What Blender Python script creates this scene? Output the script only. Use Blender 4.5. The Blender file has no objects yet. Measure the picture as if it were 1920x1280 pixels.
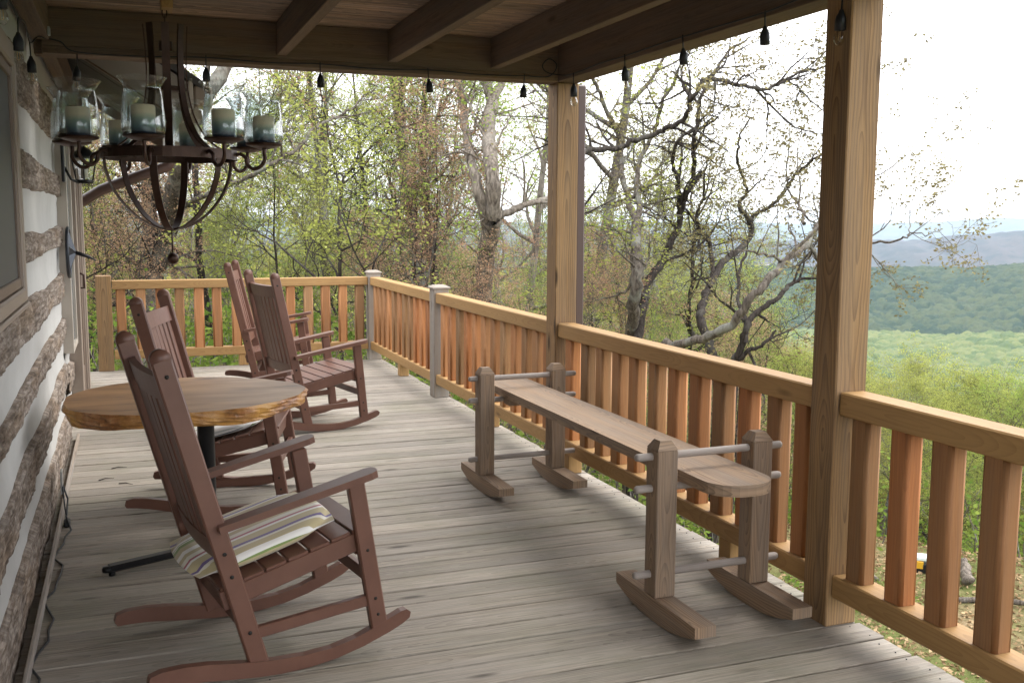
import bpy, math, random
import numpy as np
from mathutils import Vector, Matrix

S = bpy.context.scene
# ------------------------------------------------------------------ camera
cam_d = bpy.data.cameras.new("camera")
cam = bpy.data.objects.new("camera", cam_d)
S.collection.objects.link(cam)
S.camera = cam
cam_d.sensor_width = 36.0
cam_d.lens = 35.6
cam_d.clip_start = 0.05
cam_d.clip_end = 30000
cam.matrix_world = Matrix(((0.9351, 0.03804, -0.35234, 0.0),
                           (-0.35435, 0.11388, -0.92815, 0.0),
                           (0.00482, 0.99277, 0.11997, 1.55),
                           (0, 0, 0, 1)))
# ------------------------------------------------------------------ world, sun, exposure
world = bpy.data.worlds.new("World")
S.world = world
world.use_nodes = True
SUN_EL, SUN_AZ = math.radians(52), math.radians(75)      # azimuth from +Y towards +X
wn, wl = world.node_tree.nodes, world.node_tree.links
wn.clear()
w_out = wn.new('ShaderNodeOutputWorld')
w_bg = wn.new('ShaderNodeBackground')
w_sky = wn.new('ShaderNodeTexSky')
w_sky.sky_type = 'NISHITA'
w_sky.sun_disc = False
w_sky.sun_elevation = SUN_EL
w_sky.sun_rotation = SUN_AZ
w_sky.air_density = 1.0
w_sky.dust_density = 3.0
w_tc = wn.new('ShaderNodeTexCoord')
w_map = wn.new('ShaderNodeMapping')
w_map.inputs['Scale'].default_value = (1.0, 1.0, 3.2)
w_noi = wn.new('ShaderNodeTexNoise')
w_noi.inputs['Scale'].default_value = 3.0
w_noi.inputs['Detail'].default_value = 7
w_noi.inputs['Roughness'].default_value = 0.55
w_ramp = wn.new('ShaderNodeValToRGB')
w_ramp.color_ramp.elements[0].position = 0.28
w_ramp.color_ramp.elements[0].color = (0.55, 0.55, 0.55, 1)
w_ramp.color_ramp.elements[1].position = 0.52
w_ramp.color_ramp.elements[1].color = (0.97, 0.97, 0.97, 1)
w_mix = wn.new('ShaderNodeMixRGB')
w_mix.inputs[2].default_value = (9.5, 9.6, 9.9, 1)       # bright, thin overcast
wl.new(w_tc.outputs['Generated'], w_map.inputs[0])
wl.new(w_map.outputs[0], w_noi.inputs['Vector'])
wl.new(w_noi.outputs[0], w_ramp.inputs[0])
wl.new(w_ramp.outputs[0], w_mix.inputs[0])
wl.new(w_sky.outputs[0], w_mix.inputs[1])
wl.new(w_mix.outputs[0], w_bg.inputs[0])
w_bg.inputs[1].default_value = 0.13
wl.new(w_bg.outputs[0], w_out.inputs[0])

sun_d = bpy.data.lights.new("sun", 'SUN')
sun_d.energy = 0.8
sun_d.angle = math.radians(30)
sun_d.color = (1.0, 0.96, 0.9)
sun = bpy.data.objects.new("sun", sun_d)
S.collection.objects.link(sun)
sd = Vector((math.sin(SUN_AZ) * math.cos(SUN_EL), math.cos(SUN_AZ) * math.cos(SUN_EL), math.sin(SUN_EL)))
sun.rotation_euler = sd.to_track_quat('Z', 'Y').to_euler()
S.view_settings.view_transform = 'Standard'
S.view_settings.look = 'None'
S.view_settings.exposure = 1.65
S.view_settings.gamma = 1
S.view_settings.use_curve_mapping = False
S.cycles.max_bounces = 8
S.cycles.diffuse_bounces = 5
S.cycles.transparent_max_bounces = 24
S.cycles.volume_bounces = 1

# ------------------------------------------------------------------ helpers
def tag(o, label=None, cat=None, group=None, kind=None):
    if label: o['label'] = label
    if cat: o['category'] = cat
    if group: o['group'] = group
    if kind: o['kind'] = kind
    return o

def empty(name, loc=(0, 0, 0), rz=0.0, label=None, cat=None, group=None):
    o = bpy.data.objects.new(name, None)
    o.empty_display_size = 0.1
    S.collection.objects.link(o)
    o.location = loc
    o.rotation_euler = (0, 0, rz)
    return tag(o, label, cat, group)

def copy_tree(o, parent=None):
    c = o.copy()
    S.collection.objects.link(c)
    c.parent = parent
    for ch in list(o.children):
        copy_tree(ch, c)
    return c

class MB:
    """collects shapes; each face carries UVs in metres: u along the grain"""
    def __init__(self):
        self.v, self.f, self.uv, self.mi, self.sm = [], [], [], [], []
    def add(self, verts, faces, uvs, smooth=False, mi=0):
        o = len(self.v)
        self.v += [tuple(p) for p in verts]
        for f, u in zip(faces, uvs):
            self.f.append([o + i for i in f])
            self.uv.append(u)
            self.mi.append(mi)
            self.sm.append(smooth)
        return self
    def box(self, M, sx, sy, sz, ch=0.003, uo=0.0, mi=0):
        """chamfered box, local X is the grain; M is a 4x4 placing its centre"""
        h = (sx / 2, sy / 2, sz / 2)
        ch = min(ch, min(h) * 0.45)
        ids, vs = {}, []
        for cx in (-1, 1):
            for cy in (-1, 1):
                for cz in (-1, 1):
                    s = (cx, cy, cz)
                    for a in range(3):
                        ids[(s, a)] = len(vs)
                        vs.append([s[k] * (h[k] if k == a else h[k] - ch) for k in range(3)])
        fs = []
        for a in range(3):
            b, c = (a + 1) % 3, (a + 2) % 3
            for s in (-1, 1):
                q = []
                for sb, sc in ((-1, -1), (1, -1), (1, 1), (-1, 1)):
                    k = [0, 0, 0]; k[a] = s; k[b] = sb; k[c] = sc
                    q.append(ids[(tuple(k), a)])
                fs.append((q, a))
            for sb in (-1, 1):
                for sc in (-1, 1):
                    k0 = [0, 0, 0]; k0[a] = -1; k0[b] = sb; k0[c] = sc
                    k1 = list(k0); k1[a] = 1
                    k0, k1 = tuple(k0), tuple(k1)
                    fs.append(([ids[(k0, b)], ids[(k1, b)], ids[(k1, c)], ids[(k0, c)]], b))
        for cx in (-1, 1):
            for cy in (-1, 1):
                for cz in (-1, 1):
                    s = (cx, cy, cz)
                    fs.append(([ids[(s, 0)], ids[(s, 1)], ids[(s, 2)]], 2))
        F, U = [], []
        for q, a in fs:
            P = [Vector(vs[i]) for i in q]
            n = (P[1] - P[0]).cross(P[2] - P[0])
            cen = sum(P, Vector()) / len(P)
            if n.dot(cen) < 0:
                q = q[::-1]; P = P[::-1]
            F.append(q)
            if a == 0:
                U.append([(p.y * 0.15 + uo, p.z + 0.31) for p in P])
            elif a == 1:
                U.append([(p.x + uo, p.z + 0.11) for p in P])
            else:
                U.append([(p.x + uo, p.y + 0.52) for p in P])
        return self.add([M @ Vector(v) for v in vs], F, U, mi=mi)
    def bar(self, p0, p1, w, t, up=(0, 0, 1), ch=0.003, uo=0.0, mi=0):
        """bar from p0 to p1; t measured along 'up', w across it"""
        p0, p1, up = Vector(p0), Vector(p1), Vector(up)
        x = (p1 - p0); L = x.length; x.normalize()
        y = up.cross(x)
        if y.length < 1e-4: y = Vector((0, 1, 0)).cross(x)
        y.normalize(); z = x.cross(y)
        M = Matrix.Translation((p0 + p1) / 2) @ Matrix((x, y, z)).transposed().to_4x4()
        return self.box(M, L, w, t, ch, uo, mi)
    def abox(self, x0, x1, y0, y1, z0, z1, grain='x', ch=0.003, uo=0.0, mi=0):
        c = ((x0 + x1) / 2, (y0 + y1) / 2, (z0 + z1) / 2)
        sx, sy, sz = x1 - x0, y1 - y0, z1 - z0
        T = Matrix.Translation(c)
        if grain == 'x': return self.box(T, sx, sy, sz, ch, uo, mi)
        if grain == 'y': return self.box(T @ Matrix.Rotation(math.pi / 2, 4, 'Z'), sy, sx, sz, ch, uo, mi)
        return self.box(T @ Matrix.Rotation(-math.pi / 2, 4, 'Y'), sz, sy, sx, ch, uo, mi)
    def tube(self, pts, rad, n=8, closed=False, caps=True, smooth=True, mi=0, u0=0.0):
        pts = [Vector(p) for p in pts]; m = len(pts)
        if not hasattr(rad, '__len__'): rad = [rad] * m
        vs = []; us = [u0]
        for i in range(1, m): us.append(us[-1] + (pts[i] - pts[i - 1]).length)
        ref = None
        for i in range(m):
            if closed: d = pts[(i + 1) % m] - pts[i - 1]
            else: d = pts[min(i + 1, m - 1)] - pts[max(i - 1, 0)]
            d.normalize()
            if ref is None:
                ref = Vector((0, 0, 1)) if abs(d.z) < 0.9 else Vector((1, 0, 0))
            a = ref - d * ref.dot(d)
            if a.length < 1e-5: a = d.orthogonal()
            a.normalize(); ref = a
            b = d.cross(a)
            for k in range(n):
                t = 2 * math.pi * k / n
                vs.append(pts[i] + (a * math.cos(t) + b * math.sin(t)) * rad[i])
        F, U = [], []
        for i in range(m if closed else m - 1):
            j = (i + 1) % m
            for k in range(n):
                l = (k + 1) % n
                F.append([i * n + k, i * n + l, j * n + l, j * n + k])
                c = 2 * math.pi * rad[i] / n
                u_j = us[j] if j > i else us[i] + (pts[j] - pts[i]).length
                U.append([(us[i], k * c), (us[i], (k + 1) * c), (u_j, (k + 1) * c), (u_j, k * c)])
        if caps and not closed:
            F.append(list(range(n))[::-1]); U.append([(0, 0)] * n)
            F.append([(m - 1) * n + k for k in range(n)]); U.append([(0, 0)] * n)
        return self.add(vs, F, U, smooth, mi)
    def lathe(self, prof, c=(0, 0, 0), n=20, smooth=True, mi=0, axis='z'):
        """prof: list of (r, z); closed at r == 0 ends"""
        vs, F, U = [], [], []
        c = Vector(c)
        for r, z in prof:
            for k in range(n):
                t = 2 * math.pi * k / n
                p = Vector((r * math.cos(t), r * math.sin(t), z))
                if axis == 'x': p = Vector((p.z, p.x, p.y))
                if axis == 'y': p = Vector((p.x, p.z, p.y))
                vs.append(c + p)
        for i in range(len(prof) - 1):
            for k in range(n):
                l = (k + 1) % n
                F.append([i * n + k, i * n + l, (i + 1) * n + l, (i + 1) * n + k])
                U.append([(prof[i][1], k / n), (prof[i][1], (k + 1) / n), (prof[i + 1][1], (k + 1) / n), (prof[i + 1][1], k / n)])
        return self.add(vs, F, U, smooth, mi)
    def prism(self, prof, p0, ex, ey, ez, t, uo=0.0, mi=0, smooth=False):
        """extrude the 2-D outline prof (in ex,ez) by t along ey; u follows ex"""
        p0, ex, ey, ez = Vector(p0), Vector(ex), Vector(ey), Vector(ez)
        n = len(prof)
        a = [p0 + ex * x + ez * z - ey * (t / 2) for x, z in prof]
        b = [p0 + ex * x + ez * z + ey * (t / 2) for x, z in prof]
        F = [list(range(n)), list(range(2 * n - 1, n - 1, -1))]
        U = [[(x + uo, z) for x, z in prof], [(x + uo, z + .3) for x, z in prof][::-1]]
        for i in range(n):
            j = (i + 1) % n
            F.append([j, i, n + i, n + j])
            U.append([(prof[j][0] + uo, .5), (prof[i][0] + uo, .5), (prof[i][0] + uo, .5 + t), (prof[j][0] + uo, .5 + t)])
        area = sum(prof[i][0] * prof[(i + 1) % n][1] - prof[(i + 1) % n][0] * prof[i][1] for i in range(n))
        if area * ex.cross(ez).dot(ey) > 0:
            F = [f[::-1] for f in F]; U = [u[::-1] for u in U]
        return self.add(a + b, F, U, smooth, mi)
    def mesh(self, name, mats):
        me = bpy.data.meshes.new(name)
        me.from_pydata([tuple(v) for v in self.v], [], self.f)
        if not isinstance(mats, (list, tuple)): mats = [mats]
        for m in mats: me.materials.append(m)
        uvl = me.uv_layers.new(name="UVMap")
        flat = [c for u in self.uv for p in u for c in p]
        uvl.data.foreach_set('uv', flat)
        me.polygons.foreach_set('material_index', self.mi)
        me.polygons.foreach_set('use_smooth', self.sm)
        me.update()
        return me
    def build(self, name, mats, parent=None, loc=None):
        o = bpy.data.objects.new(name, self.mesh(name, mats))
        S.collection.objects.link(o)
        if parent: o.parent = parent
        if loc: o.location = loc
        return o

def inst(name, me, parent=None, loc=(0, 0, 0), rot=(0, 0, 0), scale=None):
    o = bpy.data.objects.new(name, me)
    S.collection.objects.link(o)
    if parent: o.parent = parent
    o.location = loc
    o.rotation_euler = rot
    if scale: o.scale = scale
    return o

def np_mesh(name, V, F, mat, smooth=False):
    """fast mesh from numpy arrays; F is (n,3) or (n,4)"""
    me = bpy.data.meshes.new(name)
    V = np.asarray(V, np.float32); F = np.asarray(F, np.int32)
    k = F.shape[1]
    me.vertices.add(len(V)); me.vertices.foreach_set('co', V.ravel())
    me.loops.add(F.size); me.loops.foreach_set('vertex_index', F.ravel())
    me.polygons.add(len(F))
    me.polygons.foreach_set('loop_start', np.arange(0, F.size, k, dtype=np.int32))
    if smooth: me.polygons.foreach_set('use_smooth', np.ones(len(F), bool))
    me.update(calc_edges=True)
    me.validate()
    for m in (mat if isinstance(mat, (list, tuple)) else [mat]): me.materials.append(m)
    return me

# ------------------------------------------------------------------ materials
class N:
    def __init__(self, name):
        self.m = bpy.data.materials.new(name)
        self.m.use_nodes = True
        self.t = self.m.node_tree
        self.t.nodes.clear()
    def n(self, typ, **kw):
        o = self.t.nodes.new(typ)
        for k, v in kw.items():
            if k.startswith('i_'):
                key = k[2:]
                key = int(key) if key.isdigit() else key.replace('_', ' ')
                if hasattr(v, 'is_linked') or isinstance(v, bpy.types.NodeSocket): self.t.links.new(v, o.inputs[key])
                else: o.inputs[key].default_value = v
            else: setattr(o, k, v)
        return o
    def math(self, op, a, b=0.0, clamp=False):
        o = self.t.nodes.new('ShaderNodeMath'); o.operation = op; o.use_clamp = clamp
        for i, x in enumerate((a, b)):
            if isinstance(x, bpy.types.NodeSocket): self.t.links.new(x, o.inputs[i])
            else: o.inputs[i].default_value = x
        return o.outputs[0]
    def vec(self, x, y, z=0.0):
        o = self.t.nodes.new('ShaderNodeCombineXYZ')
        for i, q in enumerate((x, y, z)):
            if isinstance(q, bpy.types.NodeSocket): self.t.links.new(q, o.inputs[i])
            else: o.inputs[i].default_value = q
        return o.outputs[0]
    def noise(self, vec, scale=1.0, detail=3, rough=0.5):
        o = self.n('ShaderNodeTexNoise'); o.inputs['Scale'].default_value = scale
        o.inputs['Detail'].default_value = detail; o.inputs['Roughness'].default_value = rough
        if vec is not None: self.t.links.new(vec, o.inputs['Vector'])
        return o.outputs[0]
    def mix(self, fac, a, b, mode='MIX'):
        o = self.t.nodes.new('ShaderNodeMixRGB'); o.blend_type = mode
        for i, x in enumerate((fac, a, b)):
            if isinstance(x, bpy.types.NodeSocket): self.t.links.new(x, o.inputs[i])
            elif i == 0: o.inputs[0].default_value = x
            else: o.inputs[i].default_value = (*x, 1) if len(x) == 3 else x
        return o.outputs[0]
    def ramp(self, fac, stops):
        o = self.t.nodes.new('ShaderNodeValToRGB'); e = o.color_ramp.elements
        while len(e) < len(stops): e.new(0.5)
        for q, (p, c) in zip(e, stops):
            q.position = p; q.color = (*c, 1) if hasattr(c, '__len__') else (c, c, c, 1)
        self.t.links.new(fac, o.inputs[0])
        return o.outputs[0]
    def bsdf(self, color, rough=0.6, bump=None, bs=0.3, bd=0.002, spec=0.3, metal=0.0, **kw):
        o = self.n('ShaderNodeBsdfPrincipled')
        for key, x in (('Base Color', color), ('Roughness', rough)):
            if isinstance(x, bpy.types.NodeSocket): self.t.links.new(x, o.inputs[key])
            else: o.inputs[key].default_value = (*x, 1) if hasattr(x, '__len__') and len(x) == 3 else x
        o.inputs['Specular IOR Level'].default_value = spec
        o.inputs['Metallic'].default_value = metal
        for k, v in kw.items(): o.inputs[k].default_value = v
        if bump is not None:
            b = self.n('ShaderNodeBump'); b.inputs['Strength'].default_value = bs; b.inputs['Distance'].default_value = bd
            self.t.links.new(bump, b.inputs['Height']); self.t.links.new(b.outputs[0], o.inputs['Normal'])
        return o
    def out(self, sh, vol=None):
        o = self.t.nodes.new('ShaderNodeOutputMaterial')
        if sh is not None: self.t.links.new(sh.outputs[0], o.inputs['Surface'])
        if vol is not None: self.t.links.new(vol.outputs[0], o.inputs['Volume'])
        return self.m

def wood(name, light, dark, ring=0.007, contrast=1.0, rough=0.7, knots=0.5, vary=0.25, grey=None, greyamt=0.0,
         bump=0.35, streak=0.5, moss=None, hue=0.0, tilt=0.12):
    k = N(name)
    uv = k.n('ShaderNodeUVMap'); sep = k.n('ShaderNodeSeparateXYZ'); k.t.links.new(uv.outputs[0], sep.inputs[0])
    r = k.n('ShaderNodeObjectInfo').outputs['Random']
    ro = k.math('MULTIPLY', r, 41.7)
    u = k.math('ADD', sep.outputs[0], ro)
    v = sep.outputs[1]
    vi = k.math('ADD', v, k.math('MULTIPLY', ro, 0.13))
    # distance of the face from the pith wanders along the board -> cathedral figure
    dn = k.math('SUBTRACT', k.noise(k.vec(k.math('MULTIPLY', u, 0.8), ro, k.math('MULTIPLY', k.math('FLOOR', k.math('MULTIPLY', v, 5.0)), 3.1)), 1, 2), 0.5)
    d = k.math('MULTIPLY', dn, tilt * 3)
    wob = k.math('MULTIPLY', k.math('SUBTRACT', k.noise(k.vec(k.math('MULTIPLY', u, 2.2), k.math('MULTIPLY', vi, 9.0), ro), 1, 3), 0.5), 0.035)
    vv = k.math('ADD', k.math('SUBTRACT', k.math('FRACT', k.math('MULTIPLY', v, 5.0)), 0.55), 0.0)
    vv = k.math('ADD', k.math('MULTIPLY', vv, 0.2), wob)
    rr = k.math('SQRT', k.math('ADD', k.math('MULTIPLY', vv, vv), k.math('MULTIPLY', d, d)))
    saw = k.math('FRACT', k.math('DIVIDE', rr, ring))
    rg = k.math('POWER', saw, 2.2)
    fine = k.noise(k.vec(k.math('MULTIPLY', u, 7.0), k.math('MULTIPLY', vi, 260.0), ro), 1, 3, 0.65)
    broad = k.noise(k.vec(k.math('MULTIPLY', u, 1.1), k.math('MULTIPLY', vi, 7.0), ro), 1, 4, 0.6)
    g = k.math('ADD', k.math('MULTIPLY', rg, 0.55 * contrast), k.math('MULTIPLY', k.math('SUBTRACT', fine, 0.35), streak * 1.3))
    mid = k.noise(k.vec(k.math('MULTIPLY', u, 1.5), k.math('MULTIPLY', vi, 85.0), k.math('ADD', ro, 3.0)), 1, 4, 0.7)
    g = k.math('ADD', g, k.math('MULTIPLY', k.math('SUBTRACT', broad, 0.5), 1.0))
    g = k.math('ADD', g, k.math('MULTIPLY', k.math('SUBTRACT', mid, 0.5), streak * 2.2), True)
    col = k.mix(g, light, dark)
    if grey is not None:
        gm = k.noise(k.vec(k.math('MULTIPLY', u, 0.9), k.math('MULTIPLY', vi, 18.0), k.math('ADD', ro, 5.0)), 1, 5, 0.65)
        gf = k.math('MULTIPLY', k.ramp(gm, [(0.38, 0.0), (0.62, 1.0)]), greyamt)
        gf = k.math('ADD', gf, greyamt * 0.35, True)
        col = k.mix(gf, col, k.mix(fine, tuple(c * 1.25 for c in grey), tuple(c * 0.6 for c in grey)))
    if hue:
        col2 = k.mix(1.0, col, (1.25, 0.82, 0.6), 'MULTIPLY')
        hr = k.math('FRACT', k.math('MULTIPLY', r, 7.31))
        col = k.mix(k.math('MULTIPLY', hr, hue), col, col2)
    if knots:
        vo = k.n('ShaderNodeTexVoronoi'); vo.inputs['Scale'].default_value = 1
        k.t.links.new(k.vec(k.math('MULTIPLY', u, 1.7), k.math('MULTIPLY', vi, 6.5), ro), vo.inputs['Vector'])
        kn = k.ramp(vo.outputs['Distance'], [(0.05, 1.0), (0.13, 0.0)])
        col = k.mix(k.math('MULTIPLY', kn, knots), col, tuple(c * 0.28 for c in dark))
    if moss is not None:
        geo = k.n('ShaderNodeNewGeometry')
        mn = k.noise(geo.outputs['Position'], 1.6, 5, 0.6)
        mn2 = k.noise(geo.outputs['Position'], 0.55, 3, 0.5)
        mf = k.math('MULTIPLY', k.ramp(mn, [(0.46, 0.0), (0.68, 1.0)]), moss[1])
        col = k.mix(mf, col, moss[0])
        col = k.mix(k.math('MULTIPLY', k.ramp(mn2, [(0.4, 1.0), (0.62, 0.0)]), 0.35), col, k.mix(0.5, col, (0.06, 0.05, 0.045)))
    val = k.math('ADD', k.math('MULTIPLY', k.math('FRACT', k.math('MULTIPLY', r, 3.77)), vary), 1 - vary / 2)
    vn = k.n('ShaderNodeHueSaturation'); k.t.links.new(val, vn.inputs['Value']); k.t.links.new(col, vn.inputs['Color'])
    b = k.bsdf(vn.outputs[0], rough, g, bump, 0.003, spec=0.25)
    return k.m if k.out(b) else None

def plain(name, col, rough=0.5, metal=0.0, spec=0.4, noise=0.0, scale=20.0, bump=0.0, **kw):
    k = N(name)
    c = col
    nz = None
    if noise or bump:
        tc = k.n('ShaderNodeTexCoord')
        nz = k.noise(tc.outputs['Object'], scale, 5, 0.6)
        c = k.mix(nz, tuple(x * (1 - noise) for x in col), tuple(min(1, x * (1 + noise)) for x in col))
    return k.out(k.bsdf(c, rough, nz if bump else None, bump, 0.003, spec, metal, **kw))

def glassy(name, tint=(0.95, 0.97, 0.97), refl=0.9):
    k = N(name)
    tr = k.n('ShaderNodeBsdfTransparent'); tr.inputs[0].default_value = (*tint, 1)
    gl = k.n('ShaderNodeBsdfGlossy'); gl.inputs['Roughness'].default_value = 0.03
    lw = k.n('ShaderNodeLayerWeight'); lw.inputs['Blend'].default_value = 0.35
    mx = k.n('ShaderNodeMixShader')
    k.t.links.new(k.math('ADD', k.math('MULTIPLY', k.math('POWER', lw.outputs['Facing'], 1.6), refl), 0.04, True), mx.inputs[0])
    k.t.links.new(tr.outputs[0], mx.inputs[1]); k.t.links.new(gl.outputs[0], mx.inputs[2])
    return k.out(mx)

M = {}
M['deck'] = wood('deck_wood', (0.40, 0.345, 0.28), (0.12, 0.095, 0.072), ring=0.010, contrast=0.75, rough=0.75, knots=0.75, vary=0.30,
                 grey=(0.34, 0.315, 0.275), greyamt=0.45, bump=0.7, streak=1.0, moss=((0.16, 0.17, 0.09), 0.30))
M['ceil'] = wood('ceiling_boards', (0.55, 0.36, 0.24), (0.05, 0.034, 0.026), ring=0.010, contrast=1.3, rough=0.8, vary=0.6,
                 grey=(0.2, 0.175, 0.15), greyamt=0.45, streak=1.3)
M['joist'] = wood('joist_wood', (0.18, 0.115, 0.072), (0.038, 0.025, 0.018), ring=0.008, contrast=0.5, rough=0.8, vary=0.2,
                  grey=(0.13, 0.11, 0.095), greyamt=0.4, streak=0.7)
M['post'] = wood('pine_post', (0.36, 0.215, 0.092), (0.10, 0.05, 0.022), ring=0.012, contrast=1.15, rough=0.65, vary=0.1,
                 grey=(0.16, 0.13, 0.10), greyamt=0.3, knots=0.9, streak=0.5)
M['post_old'] = wood('weathered_post', (0.30, 0.24, 0.18), (0.17, 0.13, 0.095), ring=0.008, contrast=0.5, rough=0.8,
                     grey=(0.30, 0.28, 0.26), greyamt=0.6, knots=0.6)
M['rail'] = wood('pine_rail', (0.39, 0.235, 0.095), (0.20, 0.108, 0.042), ring=0.012, contrast=0.6, rough=0.6, vary=0.12,
                 knots=0.7, streak=0.3)
M['timber'] = wood('timber_baluster', (0.38, 0.205, 0.088), (0.16, 0.072, 0.031), ring=0.012, contrast=0.45, rough=0.7, vary=0.5,
                   knots=0.8, streak=0.45, hue=0.8, grey=(0.24, 0.20, 0.13), greyamt=0.25)
M['bench'] = wood('weathered_bench_wood', (0.34, 0.225, 0.135), (0.09, 0.054, 0.034), ring=0.009, contrast=1.1, rough=0.75, vary=0.2,
                  grey=(0.25, 0.21, 0.175), greyamt=0.4, knots=0.8)
M['dowel'] = wood('grey_dowel', (0.33, 0.29, 0.26), (0.2, 0.17, 0.15), contrast=0.2, knots=0, vary=0.1)
M['slab'] = wood('slab_top', (0.36, 0.24, 0.135), (0.20, 0.13, 0.08), ring=0.012, contrast=0.5, rough=0.45, knots=0.4)
def chair_mat():
    k = N('chair_paint')
    tc = k.n('ShaderNodeTexCoord')
    nz = k.noise(tc.outputs['Object'], 9, 5, 0.6)
    mp = k.n('ShaderNodeMapping'); mp.inputs['Scale'].default_value = (8, 120, 30)
    k.t.links.new(tc.outputs['Object'], mp.inputs[0])
    gr = k.noise(mp.outputs[0], 1, 3, 0.6)
    c = k.mix(nz, (0.095, 0.041, 0.027), (0.165, 0.078, 0.052))
    return k.out(k.bsdf(c, 0.42, gr, 0.15, 0.001, 0.45))
M['chair'] = chair_mat()
M['black'] = plain('black_metal', (0.012, 0.012, 0.013), 0.35, 0.3)
M['iron'] = plain('rusty_iron', (0.058, 0.032, 0.023), 0.42, 0.6, noise=0.5, scale=30, bump=0.2)
M['socket'] = plain('black_rubber', (0.012, 0.013, 0.016), 0.5)
M['glass'] = glassy('clear_glass')
M['bulb'] = glassy('bulb_glass', (0.93, 0.92, 0.88), 1.0)
M['filament'] = plain('filament', (0.7, 0.4, 0.12), 0.4, 0.6)
M['trim'] = plain('tan_trim', (0.27, 0.215, 0.17), 0.5, noise=0.06, scale=6)
M['trim_dark'] = plain('brown_trim', (0.16, 0.115, 0.085), 0.5, noise=0.06, scale=6)
M['trim_light'] = plain('pale_trim', (0.42, 0.37, 0.31), 0.5)
M['pane'] = plain('dark_pane', (0.085, 0.085, 0.083), 0.5, spec=0.2)
M['pane_grey'] = plain('grey_pane', (0.15, 0.17, 0.175), 0.25, spec=0.5)
M['spout'] = plain('brown_downspout', (0.075, 0.042, 0.032), 0.4, spec=0.4)
M['steel'] = plain('galvanised_steel', (0.45, 0.45, 0.44), 0.4, 0.7)
M['star'] = plain('star_metal', (0.045, 0.05, 0.06), 0.4, 0.5)
M['soffit'] = plain('grey_soffit', (0.19, 0.17, 0.145), 0.6, noise=0.08, scale=3)
M['vent_soffit'] = plain('dark_soffit', (0.075, 0.07, 0.062), 0.6)
M['shingle'] = plain('roof_shingle', (0.06, 0.055, 0.05), 0.9, noise=0.3)
M['screw'] = plain('screw_steel', (0.03, 0.028, 0.025), 0.5, 0.5)

def chink_mat():
    k = N('chinking')
    g = k.n('ShaderNodeNewGeometry')
    a = k.noise(g.outputs['Position'], 2.2, 5, 0.6)
    b = k.noise(g.outputs['Position'], 40, 4, 0.6)
    c = k.mix(a, (0.36, 0.355, 0.335), (0.56, 0.55, 0.525))
    return k.out(k.bsdf(c, 0.9, k.math('ADD', a, k.math('MULTIPLY', b, 0.15)), 0.35, 0.01, 0.15))
M['chink'] = chink_mat()
def log_mat():
    k = N('old_log')
    g = k.n('ShaderNodeNewGeometry')
    mp = k.n('ShaderNodeMapping'); mp.inputs['Scale'].default_value = (30, 5.5, 62)
    k.t.links.new(g.outputs['Position'], mp.inputs[0])
    a = k.noise(mp.outputs[0], 1, 7, 0.7)
    mp2 = k.n('ShaderNodeMapping'); mp2.inputs['Scale'].default_value = (1, 0.7, 3)
    k.t.links.new(g.outputs['Position'], mp2.inputs[0])
    b = k.noise(mp2.outputs[0], 2.2, 4, 0.6)
    c = k.ramp(a, [(0.30, (0.05, 0.038, 0.03)), (0.44, (0.17, 0.13, 0.10)), (0.58, (0.34, 0.29, 0.245)), (0.78, (0.50, 0.45, 0.40))])
    c2 = k.ramp(a, [(0.3, (0.09, 0.055, 0.03)), (0.7, (0.40, 0.28, 0.18))])
    c = k.mix(k.ramp(b, [(0.5, 0.0), (0.66, 0.5)]), c, c2)
    mp3 = k.n('ShaderNodeMapping'); mp3.inputs['Scale'].default_value = (4, 26, 5)
    k.t.links.new(g.outputs['Position'], mp3.inputs[0])
    c = k.mix(k.ramp(k.noise(mp3.outputs[0], 1, 4, 0.6), [(0.42, 0.45), (0.55, 0.0)]), c, (0.07, 0.055, 0.045))
    return k.out(k.bsdf(c, 0.9, a, 0.45, 0.006, 0.15))
M['log'] = log_mat()

def cushion_mat(name, stripes, period):
    k = N(name)
    uv = k.n('ShaderNodeUVMap'); sep = k.n('ShaderNodeSeparateXYZ'); k.t.links.new(uv.outputs[0], sep.inputs[0])
    t = k.math('FRACT', k.math('DIVIDE', sep.outputs[1], period))
    o = k.t.nodes.new('ShaderNodeValToRGB'); o.color_ramp.interpolation = 'CONSTANT'
    e = o.color_ramp.elements
    while len(e) < len(stripes): e.new(0.5)
    for q, (p, c) in zip(e, stripes): q.position = p; q.color = (*c, 1)
    k.t.links.new(t, o.inputs[0])
    wv = k.noise(k.vec(k.math('MULTIPLY', sep.outputs[0], 500), k.math('MULTIPLY', sep.outputs[1], 500)), 1, 2)
    return k.out(k.bsdf(o.outputs[0], 0.9, wv, 0.3, 0.001, 0.1, **{'Sheen Weight': 0.3}))
CR, TAN, GRN, PUR, RED, WH, LIM = (.66,.63,.54), (.46,.39,.23), (.20,.27,.09), (.14,.10,.24), (.36,.10,.13), (.74,.72,.68), (.34,.36,.15)
M['cushion1'] = cushion_mat('striped_fabric', [(0, WH), (.05, TAN), (.17, GRN), (.25, WH), (.27, GRN), (.29, WH), (.35, TAN), (.46, CR), (.5, PUR), (.55, TAN), (.68, WH), (.73, RED), (.77, CR), (.86, TAN), (.95, WH)], 0.33)
M['cushion2'] = cushion_mat('green_striped_fabric', [(0, WH), (.14, (.45,.45,.42)), (.17, WH), (.4, LIM), (.5, WH), (.55, (.08,.11,.13)), (.57, WH), (.7, GRN), (.78, CR), (.9, LIM)], 0.28)

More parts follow.
